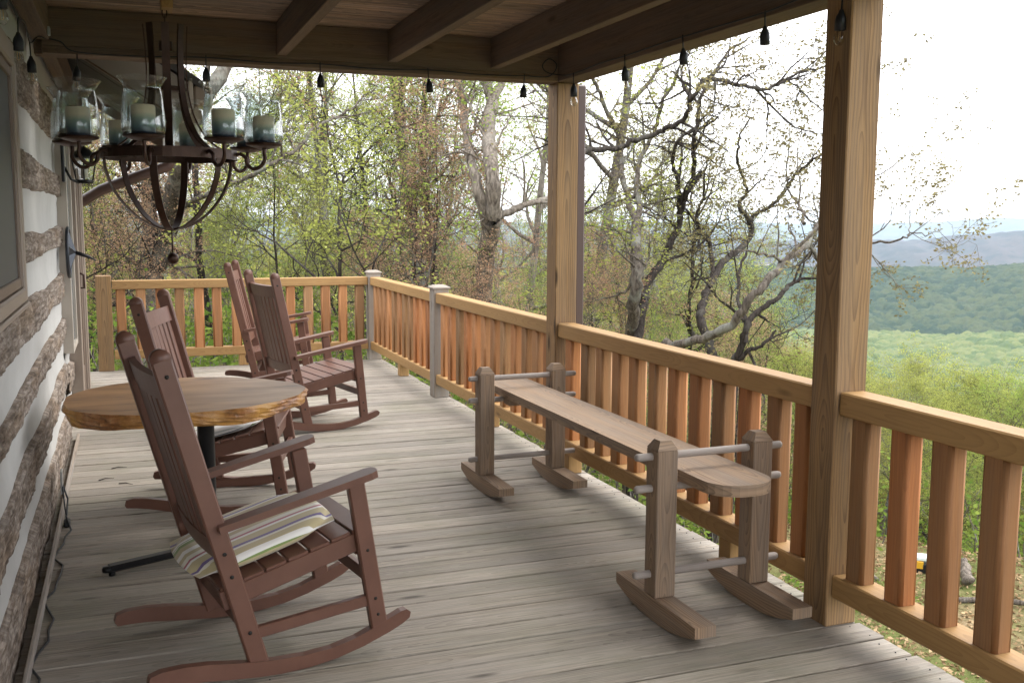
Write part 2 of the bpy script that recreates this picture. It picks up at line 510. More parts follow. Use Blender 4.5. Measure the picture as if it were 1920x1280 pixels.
def candle_mat():
    k = N('candle_wax')
    tc = k.n('ShaderNodeTexCoord'); sep = k.n('ShaderNodeSeparateXYZ'); k.t.links.new(tc.outputs['Generated'], sep.inputs[0])
    nz = k.noise(tc.outputs['Object'], 12, 3)
    z = k.math('ADD', sep.outputs[2], k.math('MULTIPLY', k.math('SUBTRACT', nz, 0.5), 0.25))
    c = k.ramp(z, [(0.05, (0.03, 0.05, 0.085)), (0.25, (0.12, 0.19, 0.21)), (0.48, (0.30, 0.38, 0.31)), (0.68, (0.72, 0.64, 0.46))])
    return k.out(k.bsdf(c, 0.45, spec=0.4, **{'Subsurface Weight': 0.15, 'Subsurface Radius': (0.01, 0.01, 0.01)}))
M['candle'] = candle_mat()

def slab_edge_mat():
    k = N('live_edge')
    tc = k.n('ShaderNodeTexCoord')
    a = k.noise(tc.outputs['Object'], 14, 7, 0.7)
    b = k.noise(tc.outputs['Object'], 3, 3, 0.5)
    c = k.ramp(a, [(0.3, (0.05, 0.02, 0.01)), (0.5, (0.30, 0.13, 0.045)), (0.72, (0.50, 0.29, 0.13))])
    c2 = k.mix(a, (0.42, 0.19, 0.04), (0.52, 0.30, 0.08))
    c = k.mix(k.ramp(b, [(0.45, 0.0), (0.58, 1.0)]), c, c2)
    return k.out(k.bsdf(c, 0.4, a, 0.5, 0.01, 0.4))
M['slab_edge'] = slab_edge_mat()
def slab_top_mat():
    k = N('slab_top_face')
    tc = k.n('ShaderNodeTexCoord')
    mp = k.n('ShaderNodeMapping'); mp.inputs['Scale'].default_value = (2.2, 11, 1)
    mp.inputs['Rotation'].default_value = (0, 0, -0.15)
    k.t.links.new(tc.outputs['Object'], mp.inputs[0])
    a = k.noise(mp.outputs[0], 1, 6, 0.6)
    b = k.noise(tc.outputs['Object'], 2.5, 3, 0.5)
    sep = k.n('ShaderNodeSeparateXYZ'); k.t.links.new(tc.outputs['Object'], sep.inputs[0])
    c = k.ramp(a, [(0.3, (0.11, 0.065, 0.04)), (0.42, (0.30, 0.16, 0.07)), (0.7, (0.43, 0.24, 0.105))])
    cg = k.ramp(a, [(0.35, (0.10, 0.085, 0.075)), (0.6, (0.30, 0.25, 0.20))])
    f = k.math('ADD', k.math('MULTIPLY', sep.outputs[0], 1.2), k.math('SUBTRACT', b, 0.2), True)
    c = k.mix(k.math('MULTIPLY', f, 0.7), c, cg)
    # grey-black flaws in the middle
    vo = k.n('ShaderNodeTexVoronoi'); vo.inputs['Scale'].default_value = 1
    k.t.links.new(mp.outputs[0], vo.inputs['Vector'])
    c = k.mix(k.ramp(vo.outputs['Distance'], [(0.08, 0.8), (0.2, 0.0)]), c, (0.05, 0.05, 0.055))
    return k.out(k.bsdf(c, 0.55, a, 0.3, 0.003, 0.3))
M['slab_top'] = slab_top_mat()

def bark_mat(name, dark, light, patch=(0.3, 0.31, 0.27), pa=0.5):
    k = N(name)
    tc = k.n('ShaderNodeTexCoord')
    mp = k.n('ShaderNodeMapping'); mp.inputs['Scale'].default_value = (26, 26, 4)
    k.t.links.new(tc.outputs['Object'], mp.inputs[0])
    a = k.noise(mp.outputs[0], 1, 6, 0.7)
    b = k.noise(tc.outputs['Object'], 2.2, 4, 0.6)
    c = k.mix(k.ramp(a, [(0.35, 0.0), (0.65, 1.0)]), dark, light)
    c = k.mix(k.math('MULTIPLY', k.ramp(b, [(0.5, 0.0), (0.62, 1.0)]), pa), c, patch)
    return k.out(k.bsdf(c, 0.95, a, 0.9, 0.03, 0.1))
M['bark'] = bark_mat('oak_bark', (0.04, 0.032, 0.026), (0.20, 0.17, 0.14))
M['bark_pale'] = bark_mat('pale_oak_bark', (0.06, 0.048, 0.039), (0.30, 0.255, 0.21), (0.36, 0.33, 0.285), 0.4)
M['bark_dark'] = bark_mat('dark_bark', (0.018, 0.014, 0.012), (0.07, 0.058, 0.05), (0.14, 0.135, 0.115), 0.3)

def leaf_mat(name, a, b, trans=0.5):
    k = N(name)
    g = k.n('ShaderNodeNewGeometry')
    tc = k.n('ShaderNodeTexCoord')
    r = g.outputs['Random Per Island']
    c = k.mix(r, a, b)
    big = k.noise(tc.outputs['Object'], 0.9, 3, 0.5)
    c = k.mix(1.0, c, k.ramp(big, [(0.3, 0.75), (0.7, 1.25)]), 'MULTIPLY')
    d = k.n('ShaderNodeBsdfDiffuse'); k.t.links.new(c, d.inputs[0])
    t = k.n('ShaderNodeBsdfTranslucent'); k.t.links.new(c, t.inputs[0])
    mx = k.n('ShaderNodeMixShader'); mx.inputs[0].default_value = trans
    k.t.links.new(d.outputs[0], mx.inputs[1]); k.t.links.new(t.outputs[0], mx.inputs[2])
    return k.out(mx)
L_MATS = [leaf_mat('leaf_yellow_green', (0.25, 0.28, 0.06), (0.42, 0.44, 0.13)),
          leaf_mat('leaf_bright_green', (0.22, 0.31, 0.06), (0.37, 0.45, 0.12)),
          leaf_mat('leaf_olive', (0.27, 0.26, 0.065), (0.45, 0.41, 0.13)),
          leaf_mat('leaf_pink_bud', (0.36, 0.20, 0.14), (0.50, 0.36, 0.22)),
          leaf_mat('leaf_pale', (0.28, 0.27, 0.13), (0.44, 0.42, 0.24)),
          leaf_mat('leaf_ground', (0.10, 0.17, 0.03), (0.22, 0.28, 0.06)),
          leaf_mat('leaf_backlit_dark', (0.13, 0.105, 0.05), (0.27, 0.24, 0.12))]  # last one: darkened leaf, backlit shade against the sky painted into its colour

R = random.Random(7)
X_WALL = -0.42

# ------------------------------------------------------------------ the deck: frame and boards
m = MB()
for y in [k * 0.6 + 0.3 for k in range(-3, 18)]:
    m.abox(-0.5, 2.56, y, y + 0.04, -0.23, -0.032, 'x')
m.abox(2.56, 2.598, -2.0, 11.0, -0.23, -0.03, 'y')
m.abox(-0.5, 2.6, 10.98, 11.02, -0.23, -0.032, 'x')
for y in (0.2, 3.1, 5.78, 8.4, 10.9):
    m.abox(2.40, 2.54, y, y + 0.14, -4.3, -0.24, 'z')
deck = tag(m.build('deck', M['joist']), kind='structure')
PITCH = 0.155
y = -1.9
i = 0
while y < 10.95:
    b = MB()
    x1 = 2.605 + R.uniform(-0.008, 0.006)
    x0 = -0.50
    w = PITCH - R.uniform(0.006, 0.013)
    b.abox(x0, x1, -w / 2, w / 2, -0.028, R.uniform(-0.0015, 0.0015), 'x', 0.004, uo=R.uniform(0, 30))
    o = b.build('deck_board', M['deck'], deck)
    o.location = (0, y + PITCH / 2, 0)
    o.rotation_euler = (R.uniform(-0.004, 0.004), 0, R.uniform(-0.0006, 0.0006))
    y += PITCH
    i += 1
# nail heads joined into one part
nb = MB()
yy = -1.9
while yy < 10.9:
    for xj in (0.4, 2.55):
        for dy in (0.035, 0.12):
            x = xj + R.uniform(-.012, .012)
            nb.lathe([(0.0, 0.0022), (0.0028, 0.002), (0.0028, -0.001)], (x, yy + dy + R.uniform(-.008, .008), 0.001), 6)
    yy += PITCH
tag(nb.build('nail_heads', M['screw'], deck), kind='stuff')
# blown litter on the boards
for loc, rz in (((-0.17, 6.35, 0.004), 0.4), ((-0.06, 6.2, 0.004), -0.5), ((-0.10, 6.62, .004), .2)):
    t = MB().tube([(-0.04, 0, 0), (0, 0.006, 0.004), (0.05, -0.004, 0)], [0.003, 0.003, 0.001], 5)
    o = t.build('twig', M['bark_dark']); o.location = loc; o.rotation_euler = (0, 0, rz)
    tag(o, 'small dead twig lying on the deck boards near the wall foot', 'twig', 'twigs blown onto the deck')

# ------------------------------------------------------------------ porch posts and railing posts
def post(name, x, y, w, d, z0, z1, mat, label, cat, group=None, cap=False, bot_grey=False):
    b = MB()
    b.abox(-w / 2, w / 2, -d / 2, d / 2, 0, z1 - z0, 'z', 0.005, uo=R.uniform(0, 9))
    o = b.build(name, mat)
    o.location = (x, y, z0)
    tag(o, label, cat, group)
    if cap:
        c = MB()
        hw, hd = w / 2 + 0.012, d / 2 + 0.012
        vs = [(-hw, -hd, 0), (hw, -hd, 0), (hw, hd, 0), (-hw, hd, 0), (-hw, -hd, .012), (hw, -hd, .012), (hw, hd, .012), (-hw, hd, .012),
              (-hw * .55, -hd * .55, .03), (hw * .55, -hd * .55, .03), (hw * .55, hd * .55, .03), (-hw * .55, hd * .55, .03)]
        fs = [[3, 2, 1, 0], [0, 1, 5, 4], [1, 2, 6, 5], [2, 3, 7, 6], [3, 0, 4, 7], [4, 5, 9, 8], [5, 6, 10, 9], [6, 7, 11, 10], [7, 4, 8, 11], [8, 9, 10, 11]]
        c.add(vs, fs, [[(vs[q][0], vs[q][1]) for q in f] for f in fs])
        c.build('post_cap', M['post_old'], o, (0, 0, z1 - z0 + 0.0005))
    return o
PX = 2.453 + 0.0705
post('porch_post', PX, 3.13, .141, .145, 0.0005, 2.363, M['post'], 'square porch post with swirling grain in front of the right end of the bench', 'post', 'porch posts holding the roof')
post('porch_post', PX, 5.785, .141, .145, 0.0005, 2.363, M['post'], 'square porch post at the roof corner beside the brown downspout', 'post', 'porch posts holding the roof')
post('porch_post', PX, 0.3, .141, .145, 0.0005, 2.363, M['post'], 'square porch post beside the camera', 'post', 'porch posts holding the roof')
post('railing_post', PX, 8.44, .135, .14, 0.0005, 0.95, M['post_old'], 'grey railing post with a flat cap halfway along the side railing', 'post', 'short railing posts', True)
post('railing_post', PX, 10.96, .135, .14, 0.0005, 0.955, M['post_old'], 'grey railing post with a cap where the two railings meet at the far corner', 'post', 'short railing posts', True)
post('railing_post', -0.235, 10.99, .148, .14, 0.0005, 0.965, M['post'], 'golden brown railing post at the house end of the far railing', 'post', 'short railing posts')

# ------------------------------------------------------------------ railings
def timber_mesh():
    """landscape timber: two flat faces, two rounded sides; long axis Z, length 1"""
    w, d = 0.0475, 0.036
    prof = []; rc = .015
    for sx_, sy_, a0 in ((1, -1, -90), (1, 1, 0), (-1, 1, 90), (-1, -1, 180)):
        for a in range(4):
            t = math.radians(a0 + 30 * a)
            prof.append((sx_ * (w - rc) + rc * math.cos(t), sy_ * (d - rc) + rc * math.sin(t)))
    b = MB(); n = len(prof)
    per = [0.0]
    for k in range(n): per.append(per[-1] + math.dist(prof[k], prof[(k + 1) % n]))
    vs = [(x, y, 0) for x, y in prof] + [(x, y, 1) for x, y in prof]
    fs = [[k, (k + 1) % n, n + (k + 1) % n, n + k] for k in range(n)] + [list(range(n))[::-1], list(range(n, 2 * n))]
    uv = [[(0, per[k] - .047), (0, per[k + 1] - .047), (.62, per[k + 1] - .047), (.62, per[k] - .047)] for k in range(n)] + [[(0, 0)] * n] * 2
    b.add(vs, fs, uv)
    me = b.mesh('timber', M['timber'])
    me.polygons.foreach_set('use_smooth', [k % 4 != 3 for k in range(n)] + [False] * 2)
    return me
TIMBER = timber_mesh()

def railing(p0, p1, nbal, off0, pitch, label, blocks=(), ys=None):
    """p0->p1: run of the rail on the deck plane"""
    p0, p1 = Vector(p0), Vector(p1)
    d = (p1 - p0); L = d.length; d.normalize()
    ang = math.atan2(d.y, d.x)
    r = empty('railing', p0, ang, label, 'railing', 'wooden railing sections')
    b = MB().abox(0.001, L - 0.001, -.054, .054, 0.827, 0.915, 'x', 0.006, uo=R.uniform(0, 9))
    b.build('top_rail', M['rail'], r)
    b = MB().abox(0.001, L - 0.001, -.054, .054, 0.120, 0.208, 'x', 0.006, uo=R.uniform(0, 9))
    b.build('bottom_rail', M['rail'], r)
    pos = ys if ys else [off0 + k * pitch for k in range(nbal)]
    for q in pos:
        o = inst('baluster', TIMBER, r, (q + R.uniform(-.004, .004), R.uniform(-.004, .004), 0.2085),
                 (0, R.uniform(-.006, .006), R.uniform(-.03, .03) + (math.pi if R.random() < .5 else 0)), (R.uniform(.93, 1.05), R.uniform(.95, 1.05), 0.618))
    for q in blocks:
        MB().abox(q - .047, q + .047, -.045, .045, 0.002, 0.119, 'z', 0.004, uo=R.uniform(0, 5)).build('support_block', M['rail'], r)
    return r
RX = PX
far_y = [3.013, 2.796, 2.599, 2.385, 2.175, 1.97, 1.76, 1.55, 1.34, 1.13, .92, .71, .5]
railing((RX, 3.055, 0), (RX, 0.375, 0), 0, 0, 0, 'near section of the side railing right of the large porch post',
        ys=[3.055 - (q - .047) for q in far_y if q > 0.55])
b3 = [5.64, 5.422, 5.206, 4.998, 4.797, 4.585, 4.374, 4.17, 3.963, 3.755, 3.547, 3.35]
railing((RX, 5.71, 0), (RX, 3.205, 0), 0, 0, 0, 'side railing section behind the rocking bench between the two porch posts',
        ys=[5.71 - (q - .047) for q in b3], blocks=(0.12, 1.9))
b2 = [8.30, 8.08, 7.86, 7.656, 7.454, 7.231, 7.02, 6.80, 6.59, 6.383, 6.188, 6.0]
railing((RX, 8.365, 0), (RX, 5.86, 0), 0, 0, 0, 'side railing section from the roof corner post to the grey post with a cap',
        ys=[8.365 - (q - .047) for q in b2], blocks=(1.3,))
railing((RX, 10.885, 0), (RX, 8.515, 0), 11, 0.115, 0.2055, 'short farthest section of the side railing running to the far corner', blocks=(1.2,))
fx = [-.12 + .188 * k + .047 for k in range(14)]
railing((-0.155, 10.97, 0), (RX - .07, 10.97, 0), 0, 0, 0, 'far railing across the end of the deck behind the rocking chairs',
        ys=[q + .155 for q in fx], blocks=(1.27,))

# ------------------------------------------------------------------ roof over the porch (underside of the upper deck)
roof = empty('porch_roof', (0, 0, 0), 0, 'dark weathered wooden porch roof with beams, joists and open boards overhead', 'porch roof')
ZB = 2.365
b = MB(); b.abox(-0.36, 2.452, 5.700, 5.757, 2.405, 2.592, 'x', uo=3); b.build('header_beam', M['joist'], roof)
b = MB(); b.abox(-0.40, 2.452, 5.759, 5.855, ZB, 2.590, 'x', uo=7); b.build('header_beam', M['joist'], roof)
b = MB(); b.abox(-0.36, 2.452, 5.702, 5.7585, ZB, 2.404, 'x', uo=5); b.build('header_strip', M['joist'], roof)
b = MB(); b.abox(2.4535, 2.592, -.1, 5.86, ZB + .0005, 2.5925, 'y', uo=2); b.build('side_beam', M['joist'], roof)
for x in (0.795, 1.41, 2.022):
    b = MB(); b.abox(x, x + .055, -.1, 5.699, 2.42, 2.5915, 'y', uo=R.uniform(0, 9)); b.build('joist', M['joist'], roof)
b = MB(); b.abox(-0.405, -0.322, -.1, 5.697, 2.428, 2.5915, 'y', uo=4); b.build('joist', M['joist'], roof)
b = MB(); b.abox(.183, .233, 4.86, 5.0, 2.47, 2.592, 'z'); b.build('hanger_block', M['rail'], roof)
b = MB(); b.abox(-0.3215, -0.310, 5.55, 5.60, 2.43, 2.47, 'y'); b.build('joist_bracket', M['steel'], roof)
yy = -.1
while yy < 5.9:
    w = 0.146
    b = MB(); b.abox(-0.43, 2.62, yy, yy + w, 2.594, 2.622 + R.uniform(0, .002), 'x', 0.004, uo=R.uniform(0, 30))
    b.build('ceiling_board', M['ceil'], roof)
    yy += 0.152
b = MB(); b.abox(-0.43, 2.64, -.1, 6.0, 2.640, 2.66, 'x'); b.build('roof_cover', M['shingle'], roof)  # unseen cover blocks light from above; cut short to let light in behind

# brown downspout beside the roof corner
b = MB(); b.abox(2.597, 2.655, 5.735, 5.795, -0.6, 2.36, 'z', 0.008)
tag(b.build('downspout', M['spout']), 'dark brown metal downspout fixed to the outer side of the corner porch post', 'downspout')

# ------------------------------------------------------------------ log cabin wall
cabin = empty('log_cabin', (X_WALL, 0, 0), 0, 'old cabin wall of rough hewn grey logs with wide white chinking along the deck', 'cabin')
rng = np.random.RandomState(3)
def vnoise(x, seed, f):
    r = np.random.RandomState(seed); t = r.rand(4096) * 2 - 1
    x = np.asarray(x) * f; i = np.floor(x).astype(int); w = x - i; w = w * w * (3 - 2 * w)
    return t[i % 4096] * (1 - w) + t[(i + 1) % 4096] * w
def log(y0, y1, zb, zt, seed, proud=0.010, taper=None):
    n = max(8, int((y1 - y0) / 0.035)); ys = np.linspace(y0, y1, n)
    top = np.interp(ys, [y0, y1], zt) if hasattr(zt, '__len__') else np.full(n, zt)
    bot = np.interp(ys, [y0, y1], zb) if hasattr(zb, '__len__') else np.full(n, zb)
    top = top + vnoise(ys + 50, seed, 1.3) * .016 + vnoise(ys + 50, seed + 1, 5) * .002
    bot = bot + vnoise(ys + 50, seed + 2, 1.1) * .016 + vnoise(ys + 50, seed + 3, 5) * .004
    K = 11; V = np.zeros((n, K, 3))
    for j in range(K):
        t = j / (K - 1)
        z = bot + (top - bot) * t
        edge = min(t, 1 - t)
        pr = proud * min(1.0, (edge / 0.10)) ** 0.6 if edge > 0 else -0.03
        bump = vnoise(ys + 50 + j * 3.1, seed + 7 + j // 2, 5) * .006 + vnoise(ys + 50, seed + 17 + j, 26) * .005
        V[:, j, 0] = pr + (bump if 0 < j < K - 1 else 0)
        V[:, j, 1] = ys; V[:, j, 2] = z + (vnoise(ys + 50, seed + 40 + j, 9) * .002)
    Fa = []
    for i in range(n - 1):
        for j in range(K - 1):
            a = i * K + j; Fa.append([a, a + K, a + K + 1, a + 1])
    V = V.reshape(-1, 3)
    # end caps
    e0 = len(V); 
    V = np.vstack([V, [[-.03, y0, float(bot[0])], [-.03, y0, float(top[0])], [-.03, y1, float(bot[-1])], [-.03, y1, float(top[-1])]]])
    for j in range(K - 1):
        Fa.append([e0, j, j + 1, e0 + 1])
        a = (n - 1) * K + j
        Fa.append([e0 + 2, e0 + 3, a + 1, a])
    me = np_mesh('log', V, Fa, M['log'])
    return inst('log', me, cabin)
WIN0, WIN1 = 2.3, 4.63
D0, D1 = 7.62, 9.75
END = 10.25
rows = [(2.20, 2.42, 5), (2.03, 2.30, 15), (1.675, 1.845, 25), (1.345, 1.478, 35), (1.00, 1.175, 45), (0.735, 0.855, 55), (0.385, 0.565, 65), (-0.02, 0.232, 75)]
for k, (a, bz, sd_) in enumerate(rows):
    if k == 0: log(-2, END, 2.50, 2.66, sd_); continue
    spans = [(-2, END)]
    if 1.23 < bz and a < 2.25: spans = [(-2, WIN0 - .09), (WIN1 + .03, END)]
    out = []
    for s0, s1 in spans:
        if s0 < D0 < s1 and a < 2.15:
            out += [(s0, D0 + (0.02 if k % 2 else -.015)), (D1, s1)]
        else: out.append((s0, s1))
    for q, (s0, s1) in enumerate(out):
        log(s0, s1, a, bz, sd_ + q * 300)
def chink(y0, y1, z0, z1):
    n = max(3, int((y1 - y0) / 0.12)); ys = np.linspace(y0, y1, n); K = 5
    V = []
    for yv in ys:
        for j in range(K):
            t = j / (K - 1)
            V.append((-0.010 - .012 * math.sin(math.pi * t) + 0.004 * t + float(vnoise(yv + 50, 900 + j, 2.5)) * .004, yv, z0 + (z1 - z0) * t))
    Fa = [[i * K + j, (i + 1) * K + j, (i + 1) * K + j + 1, i * K + j + 1] for i in range(n - 1) for j in range(K - 1)]
    return inst('chinking', np_mesh('chinking', V, Fa, M['chink'], True), cabin)
zs = [(0.20, 0.42), (0.53, 0.77), (0.82, 1.04), (1.14, 1.38), (1.44, 1.71), (1.81, 2.07), (2.26, 2.54)]
for z0, z1 in zs:
    spans = [(-2, END - .01)]
    if z1 > 1.23 and z0 < 2.2: spans = [(-2, WIN0 - .05), (WIN1, END - .01)]
    for s0, s1 in spans:
        if s0 < D0 < s1 and z0 < 2.1: 
            chink(s0, D0 + .04, z0, z1); chink(D1 - .02, s1, z0, z1)
        else: chink(s0, s1, z0, z1)
b = MB(); b.abox(-0.30, -0.062, -2, END - .03, -0.6, 2.9, 'y'); b.build('wall_core', M['chink'], cabin)
b = MB(); b.abox(-4.5, -0.31, END - .3, END - .05, -1.2, 3.0, 'x'); b.build('end_wall', M['chink'], cabin)
# foot board against the deck
b = MB(); b.abox(0.045, 0.062, -2, D0 - .02, 0.001, 0.045, 'y', uo=2); b.build('foot_board', M['post_old'], cabin)
# window with tan casing
w = MB()
zt, zbm = 2.235, 1.20
w.abox(-.06, .026, WIN1 - .035, WIN1 + .05, zbm, zt + .0, 'z', 0.008)
w.abox(-.06, .026, WIN0 - .1, WIN0 + .03, zbm, zt, 'z', 0.008)
w.abox(-.06, .028, WIN0 + .031, WIN1 - .036, zt - .09, zt - .001, 'y', 0.008)
w.abox(-.06, .028, WIN0 + .031, WIN1 - .036, zbm + .001, zbm + .06, 'y', 0.008)
wf = w.build('window', M['trim'], cabin)
w = MB()
w.abox(-.05, .016, WIN1 - .09, WIN1 - .0365, zbm + .062, zt - .092, 'z', 0.004)
w.abox(-.05, .015, WIN0 + .033, WIN1 - .092, zt - .135, zt - .093, 'y', 0.004)
w.abox(-.05, .015, WIN0 + .033, WIN1 - .092, zbm + .063, zbm + .105, 'y', 0.004)
w.build('sash', M['trim_dark'], wf)
MB().abox(-.03, .004, WIN0 + .03, WIN1 - .085, zbm + .10, zt - .13, 'y').build('pane', M['pane'], wf)
MB().abox(-.03, .034, WIN0 - .1, WIN1 + .055, zbm - .022, zbm - .001, 'y', 0.005).build('sill', M['trim'], wf)
# glazed side light and door farther on
w = MB()
w.abox(-.05, .050, D0 + .045, D0 + .075, .60, 2.12, 'z'); w.abox(-.05, .050, 8.26, 8.30, .60, 2.12, 'z')
w.abox(-.05, .048, D0 + .0755, 8.2595, .60, .64, 'y'); w.abox(-.05, .048, D0 + .0755, 8.2595, 2.08, 2.12, 'y')
sl = w.build('window', M['trim_light'], cabin)
MB().abox(0.0, .030, D0 + .07, 8.265, .635, 2.085, 'z').build('pane', M['pane_grey'], sl)
chink(D0 + .02, 8.36, 0.36, 0.60); log(D0 + .03, 8.36, 0.30, 0.47, 777); chink(D0 + .02, 8.36, -.02, .31)
w = MB()
w.abox(-.05, .075, 8.37, 8.47, 0.001, 2.15, 'z', .006); w.abox(-.05, .075, 9.58, 9.70, 0.001, 2.15, 'z', .006)
w.abox(-.05, .073, 8.471, 9.579, 2.05, 2.15, 'y', .006); w.abox(-.05, .085, 8.471, 9.579, 0.002, 0.05, 'y', .006)
w.abox(-.05, .062, 8.471, 8.51, 0.051, 2.049, 'z', .004); w.abox(-.05, .062, 9.54, 9.579, 0.051, 2.049, 'z', .004)
dr = w.build('door_frame', M['trim'], cabin)
w = MB()
w.abox(0, .045, 8.515, 8.62, .055, 2.045, 'z', .004); w.abox(0, .045, 9.43, 9.535, .055, 2.045, 'z', .004)
w.abox(0, .043, 8.621, 9.429, 1.95, 2.045, 'y', .004); w.abox(0, .043, 8.621, 9.429, .055, .28, 'y', .004)
dl = w.build('door', M['trim_dark'], cabin)
MB().abox(0.01, .028, 8.615, 9.435, .275, 1.955, 'z').build('pane', M['pane_grey'], dl)
h = MB(); h.tube([(.045, 8.57, 1.0), (.10, 8.57, 1.0), (.10, 8.57, 1.10), (.045, 8.57, 1.13)], .009, 8); h.lathe([(0, .06), (.026, .058), (.026, .044)], (0, 8.57, 1.06), 12, axis='x')
h.build('handle', M['iron'], dl)
MB().abox(.052, .062, 5.62, 5.70, .12, .24, 'z', .003).build('outlet_cover', M['steel'], cabin)
# wall lantern
ln = empty('wall_lantern', (X_WALL + .0, 7.45, 1.9), 0, 'black wall lantern with small glass panes hung beside the glazed side light', 'lantern')
b = MB(); b.abox(.035, .055, -.05, .05, -.12, .30, 'z', .004); b.tube([(.05, 0, -.02), (.09, .02, -.10), (.13, .06, -.12), (.17, .10, -.11)], .009, 8)
b.tube([(.05, 0, .24), (.10, .04, .28), (.17, .10, .24), (.17, .10, .12)], .008, 8)
b.lathe([(0, .13), (.03, .11), (.085, .06), (.085, .045), (0, .045)], (.17, .10, 0), 4)
b.lathe([(0, -.125), (.052, -.125), (.056, -.10), (0, -.10)], (.17, .10, 0), 4)
for k in range(4):
    t = k * math.pi / 2
    b.bar((.17 + .078 * math.cos(t), .10 + .078 * math.sin(t), .05), (.17 + .052 * math.cos(t), .10 + .052 * math.sin(t), -.105), .009, .009)
b.build('lantern_body', M['black'], ln)
b = MB()
for k in range(4):
    t0, t1 = k * math.pi / 2, (k + 1) * math.pi / 2
    P = [(.17 + .05 * math.cos(t0), .10 + .05 * math.sin(t0), -.10), (.17 + .05 * math.cos(t1), .10 + .05 * math.sin(t1), -.10),
         (.17 + .074 * math.cos(t1), .10 + .074 * math.sin(t1), .045), (.17 + .074 * math.cos(t0), .10 + .074 * math.sin(t0), .045)]
    b.add(P, [[0, 1, 2, 3]], [[(0, 0)] * 4])
b.build('pane', M['glass'], ln)
MB().lathe([(0, -.09), (.022, -.09), (.022, -.02), (0, -.02)], (.17, .10, 0), 10).build('lamp_bulb', M['trim_light'], ln)
# metal star disc
st = empty('wall_star', (X_WALL + .05, 7.52, 1.31), 0, 'round dark metal star ornament with a protruding point mounted on the log wall', 'wall ornament')
b = MB(); pts = []
b.tube([(0, .165 * math.cos(t), .165 * math.sin(t)) for t in np.linspace(0, 2 * math.pi, 33)[:-1]], .012, 6, closed=True)
for k in range(5):
    a = math.pi / 2 + k * 2 * math.pi / 5; a0, a1 = a - math.pi / 5, a + math.pi / 5
    o_ = (0.0, .165 * math.cos(a), .165 * math.sin(a)); c_ = (.05, 0, 0)
    l_ = (0.0, .065 * math.cos(a0), .065 * math.sin(a0)); r_ = (0.0, .065 * math.cos(a1), .065 * math.sin(a1))
    b.add([c_, o_, l_, r_, (-.01, 0, 0)], [[0, 1, 2], [0, 3, 1], [4, 2, 1], [4, 1, 3]], [[(0, 0)] * 3] * 4)
b.build('star', M['star'], st)
b = MB(); b.tube([(.04, 0, 0), (.12, .03, -.03), (.17, .06, -.06)], [.014, .011, .004], 8); b.build('spike', M['black'], st)
# cord lying along the wall foot
pts = []
for k in range(46):
    t = k / 45; yv = 5.45 - t * 4.9
    pts.append((-.338 + .02 * math.sin(k * 1.1) + .012 * math.sin(k * 2.3), yv, .006 + (.045 if k == 0 else 0)))
pts = [(-.36, 5.66, .16), (-.335, 5.60, .10), (-.34, 5.52, .03)] + pts
b = MB(); b.tube(pts, .0045, 6); b.abox(-.348, -.318, 5.40, 5.47, .004, .034, 'y', .006)
b.tube([(-.333, 5.44, .03), (-.345, 5.5, .09), (-.355, 5.58, .17)], .004, 6)
tag(b.build('power_cord', M['socket']), 'black power cord running loosely along the foot of the log wall', 'cord')

# ------------------------------------------------------------------ main roof eave beyond the porch roof
ev = empty('house_eave', (0, 0, 0), 0, 'sloping grey eave of the main roof seen beyond the porch beam at upper left', 'eave')
def slope_pt(x, y, off=0.0):        # soffit plane falls towards +X
    return Vector((x, y, 2.26 + (0.40 - x) * 0.64 + off))
def slope_panel(name, x0, x1, y0, y1, t, mat, off=0.0, parent=ev):
    b = MB()
    P = [slope_pt(x, y, o) for o in (off, off + t) for x, y in ((x0, y0), (x1, y0), (x1, y1), (x0, y1))]
    fs = [[0, 3, 2, 1], [4, 5, 6, 7], [0, 1, 5, 4], [1, 2, 6, 5], [2, 3, 7, 6], [3, 0, 4, 7]]
    b.add(P, fs, [[(P[i].y, P[i].x) for i in f] for f in fs])
    return b.build(name, mat, parent)
slope_panel('soffit_board', -0.42, 0.36, 6.1, 7.9, .015, M['soffit'])
slope_panel('soffit_trim', -0.42, 0.36, 7.905, 7.99, .02, M['trim_dark'], -.012)
yv = 8.0
while yv < 10.4:
    slope_panel('soffit_strip', -0.42, 0.36, yv, yv + .135, .015, M['vent_soffit'], R.uniform(-.003, .003))
    yv += .15
slope_panel('roof_cover', -0.60, 0.44, 6.1, 10.5, .05, M['shingle'], .03)
slope_panel('rake_board', -0.42, 0.40, 10.40, 10.44, .14, M['trim_dark'], -.09)
MB().abox(.362, .385, 6.1, 10.45, 2.16, 2.33, 'y', .004).build('fascia', M['trim_light'], ev)
gt = MB(); gt.abox(.388, .49, 6.1, 10.45, 2.17, 2.29, 'y', .012); gt.build('gutter', M['trim'], ev)
dn = MB(); dn.tube([(.43, 10.2, 2.22), (.43, 10.2, 2.10), (.40, 10.2, 2.03), (.1, 10.22, 1.92), (-.20, 10.26, 1.80), (-.36, 10.32, 1.70), (-.55, 10.36, 1.62), (-.60, 10.36, 1.5), (-.60, 10.36, -.4)], .05, 10)
dn.build('elbow_downspout', M['spout'], ev)
MB().abox(-.405, -.33, 5.9, 10.2, 2.44, 2.62, 'y').build('eave_beam', M['joist'], ev)

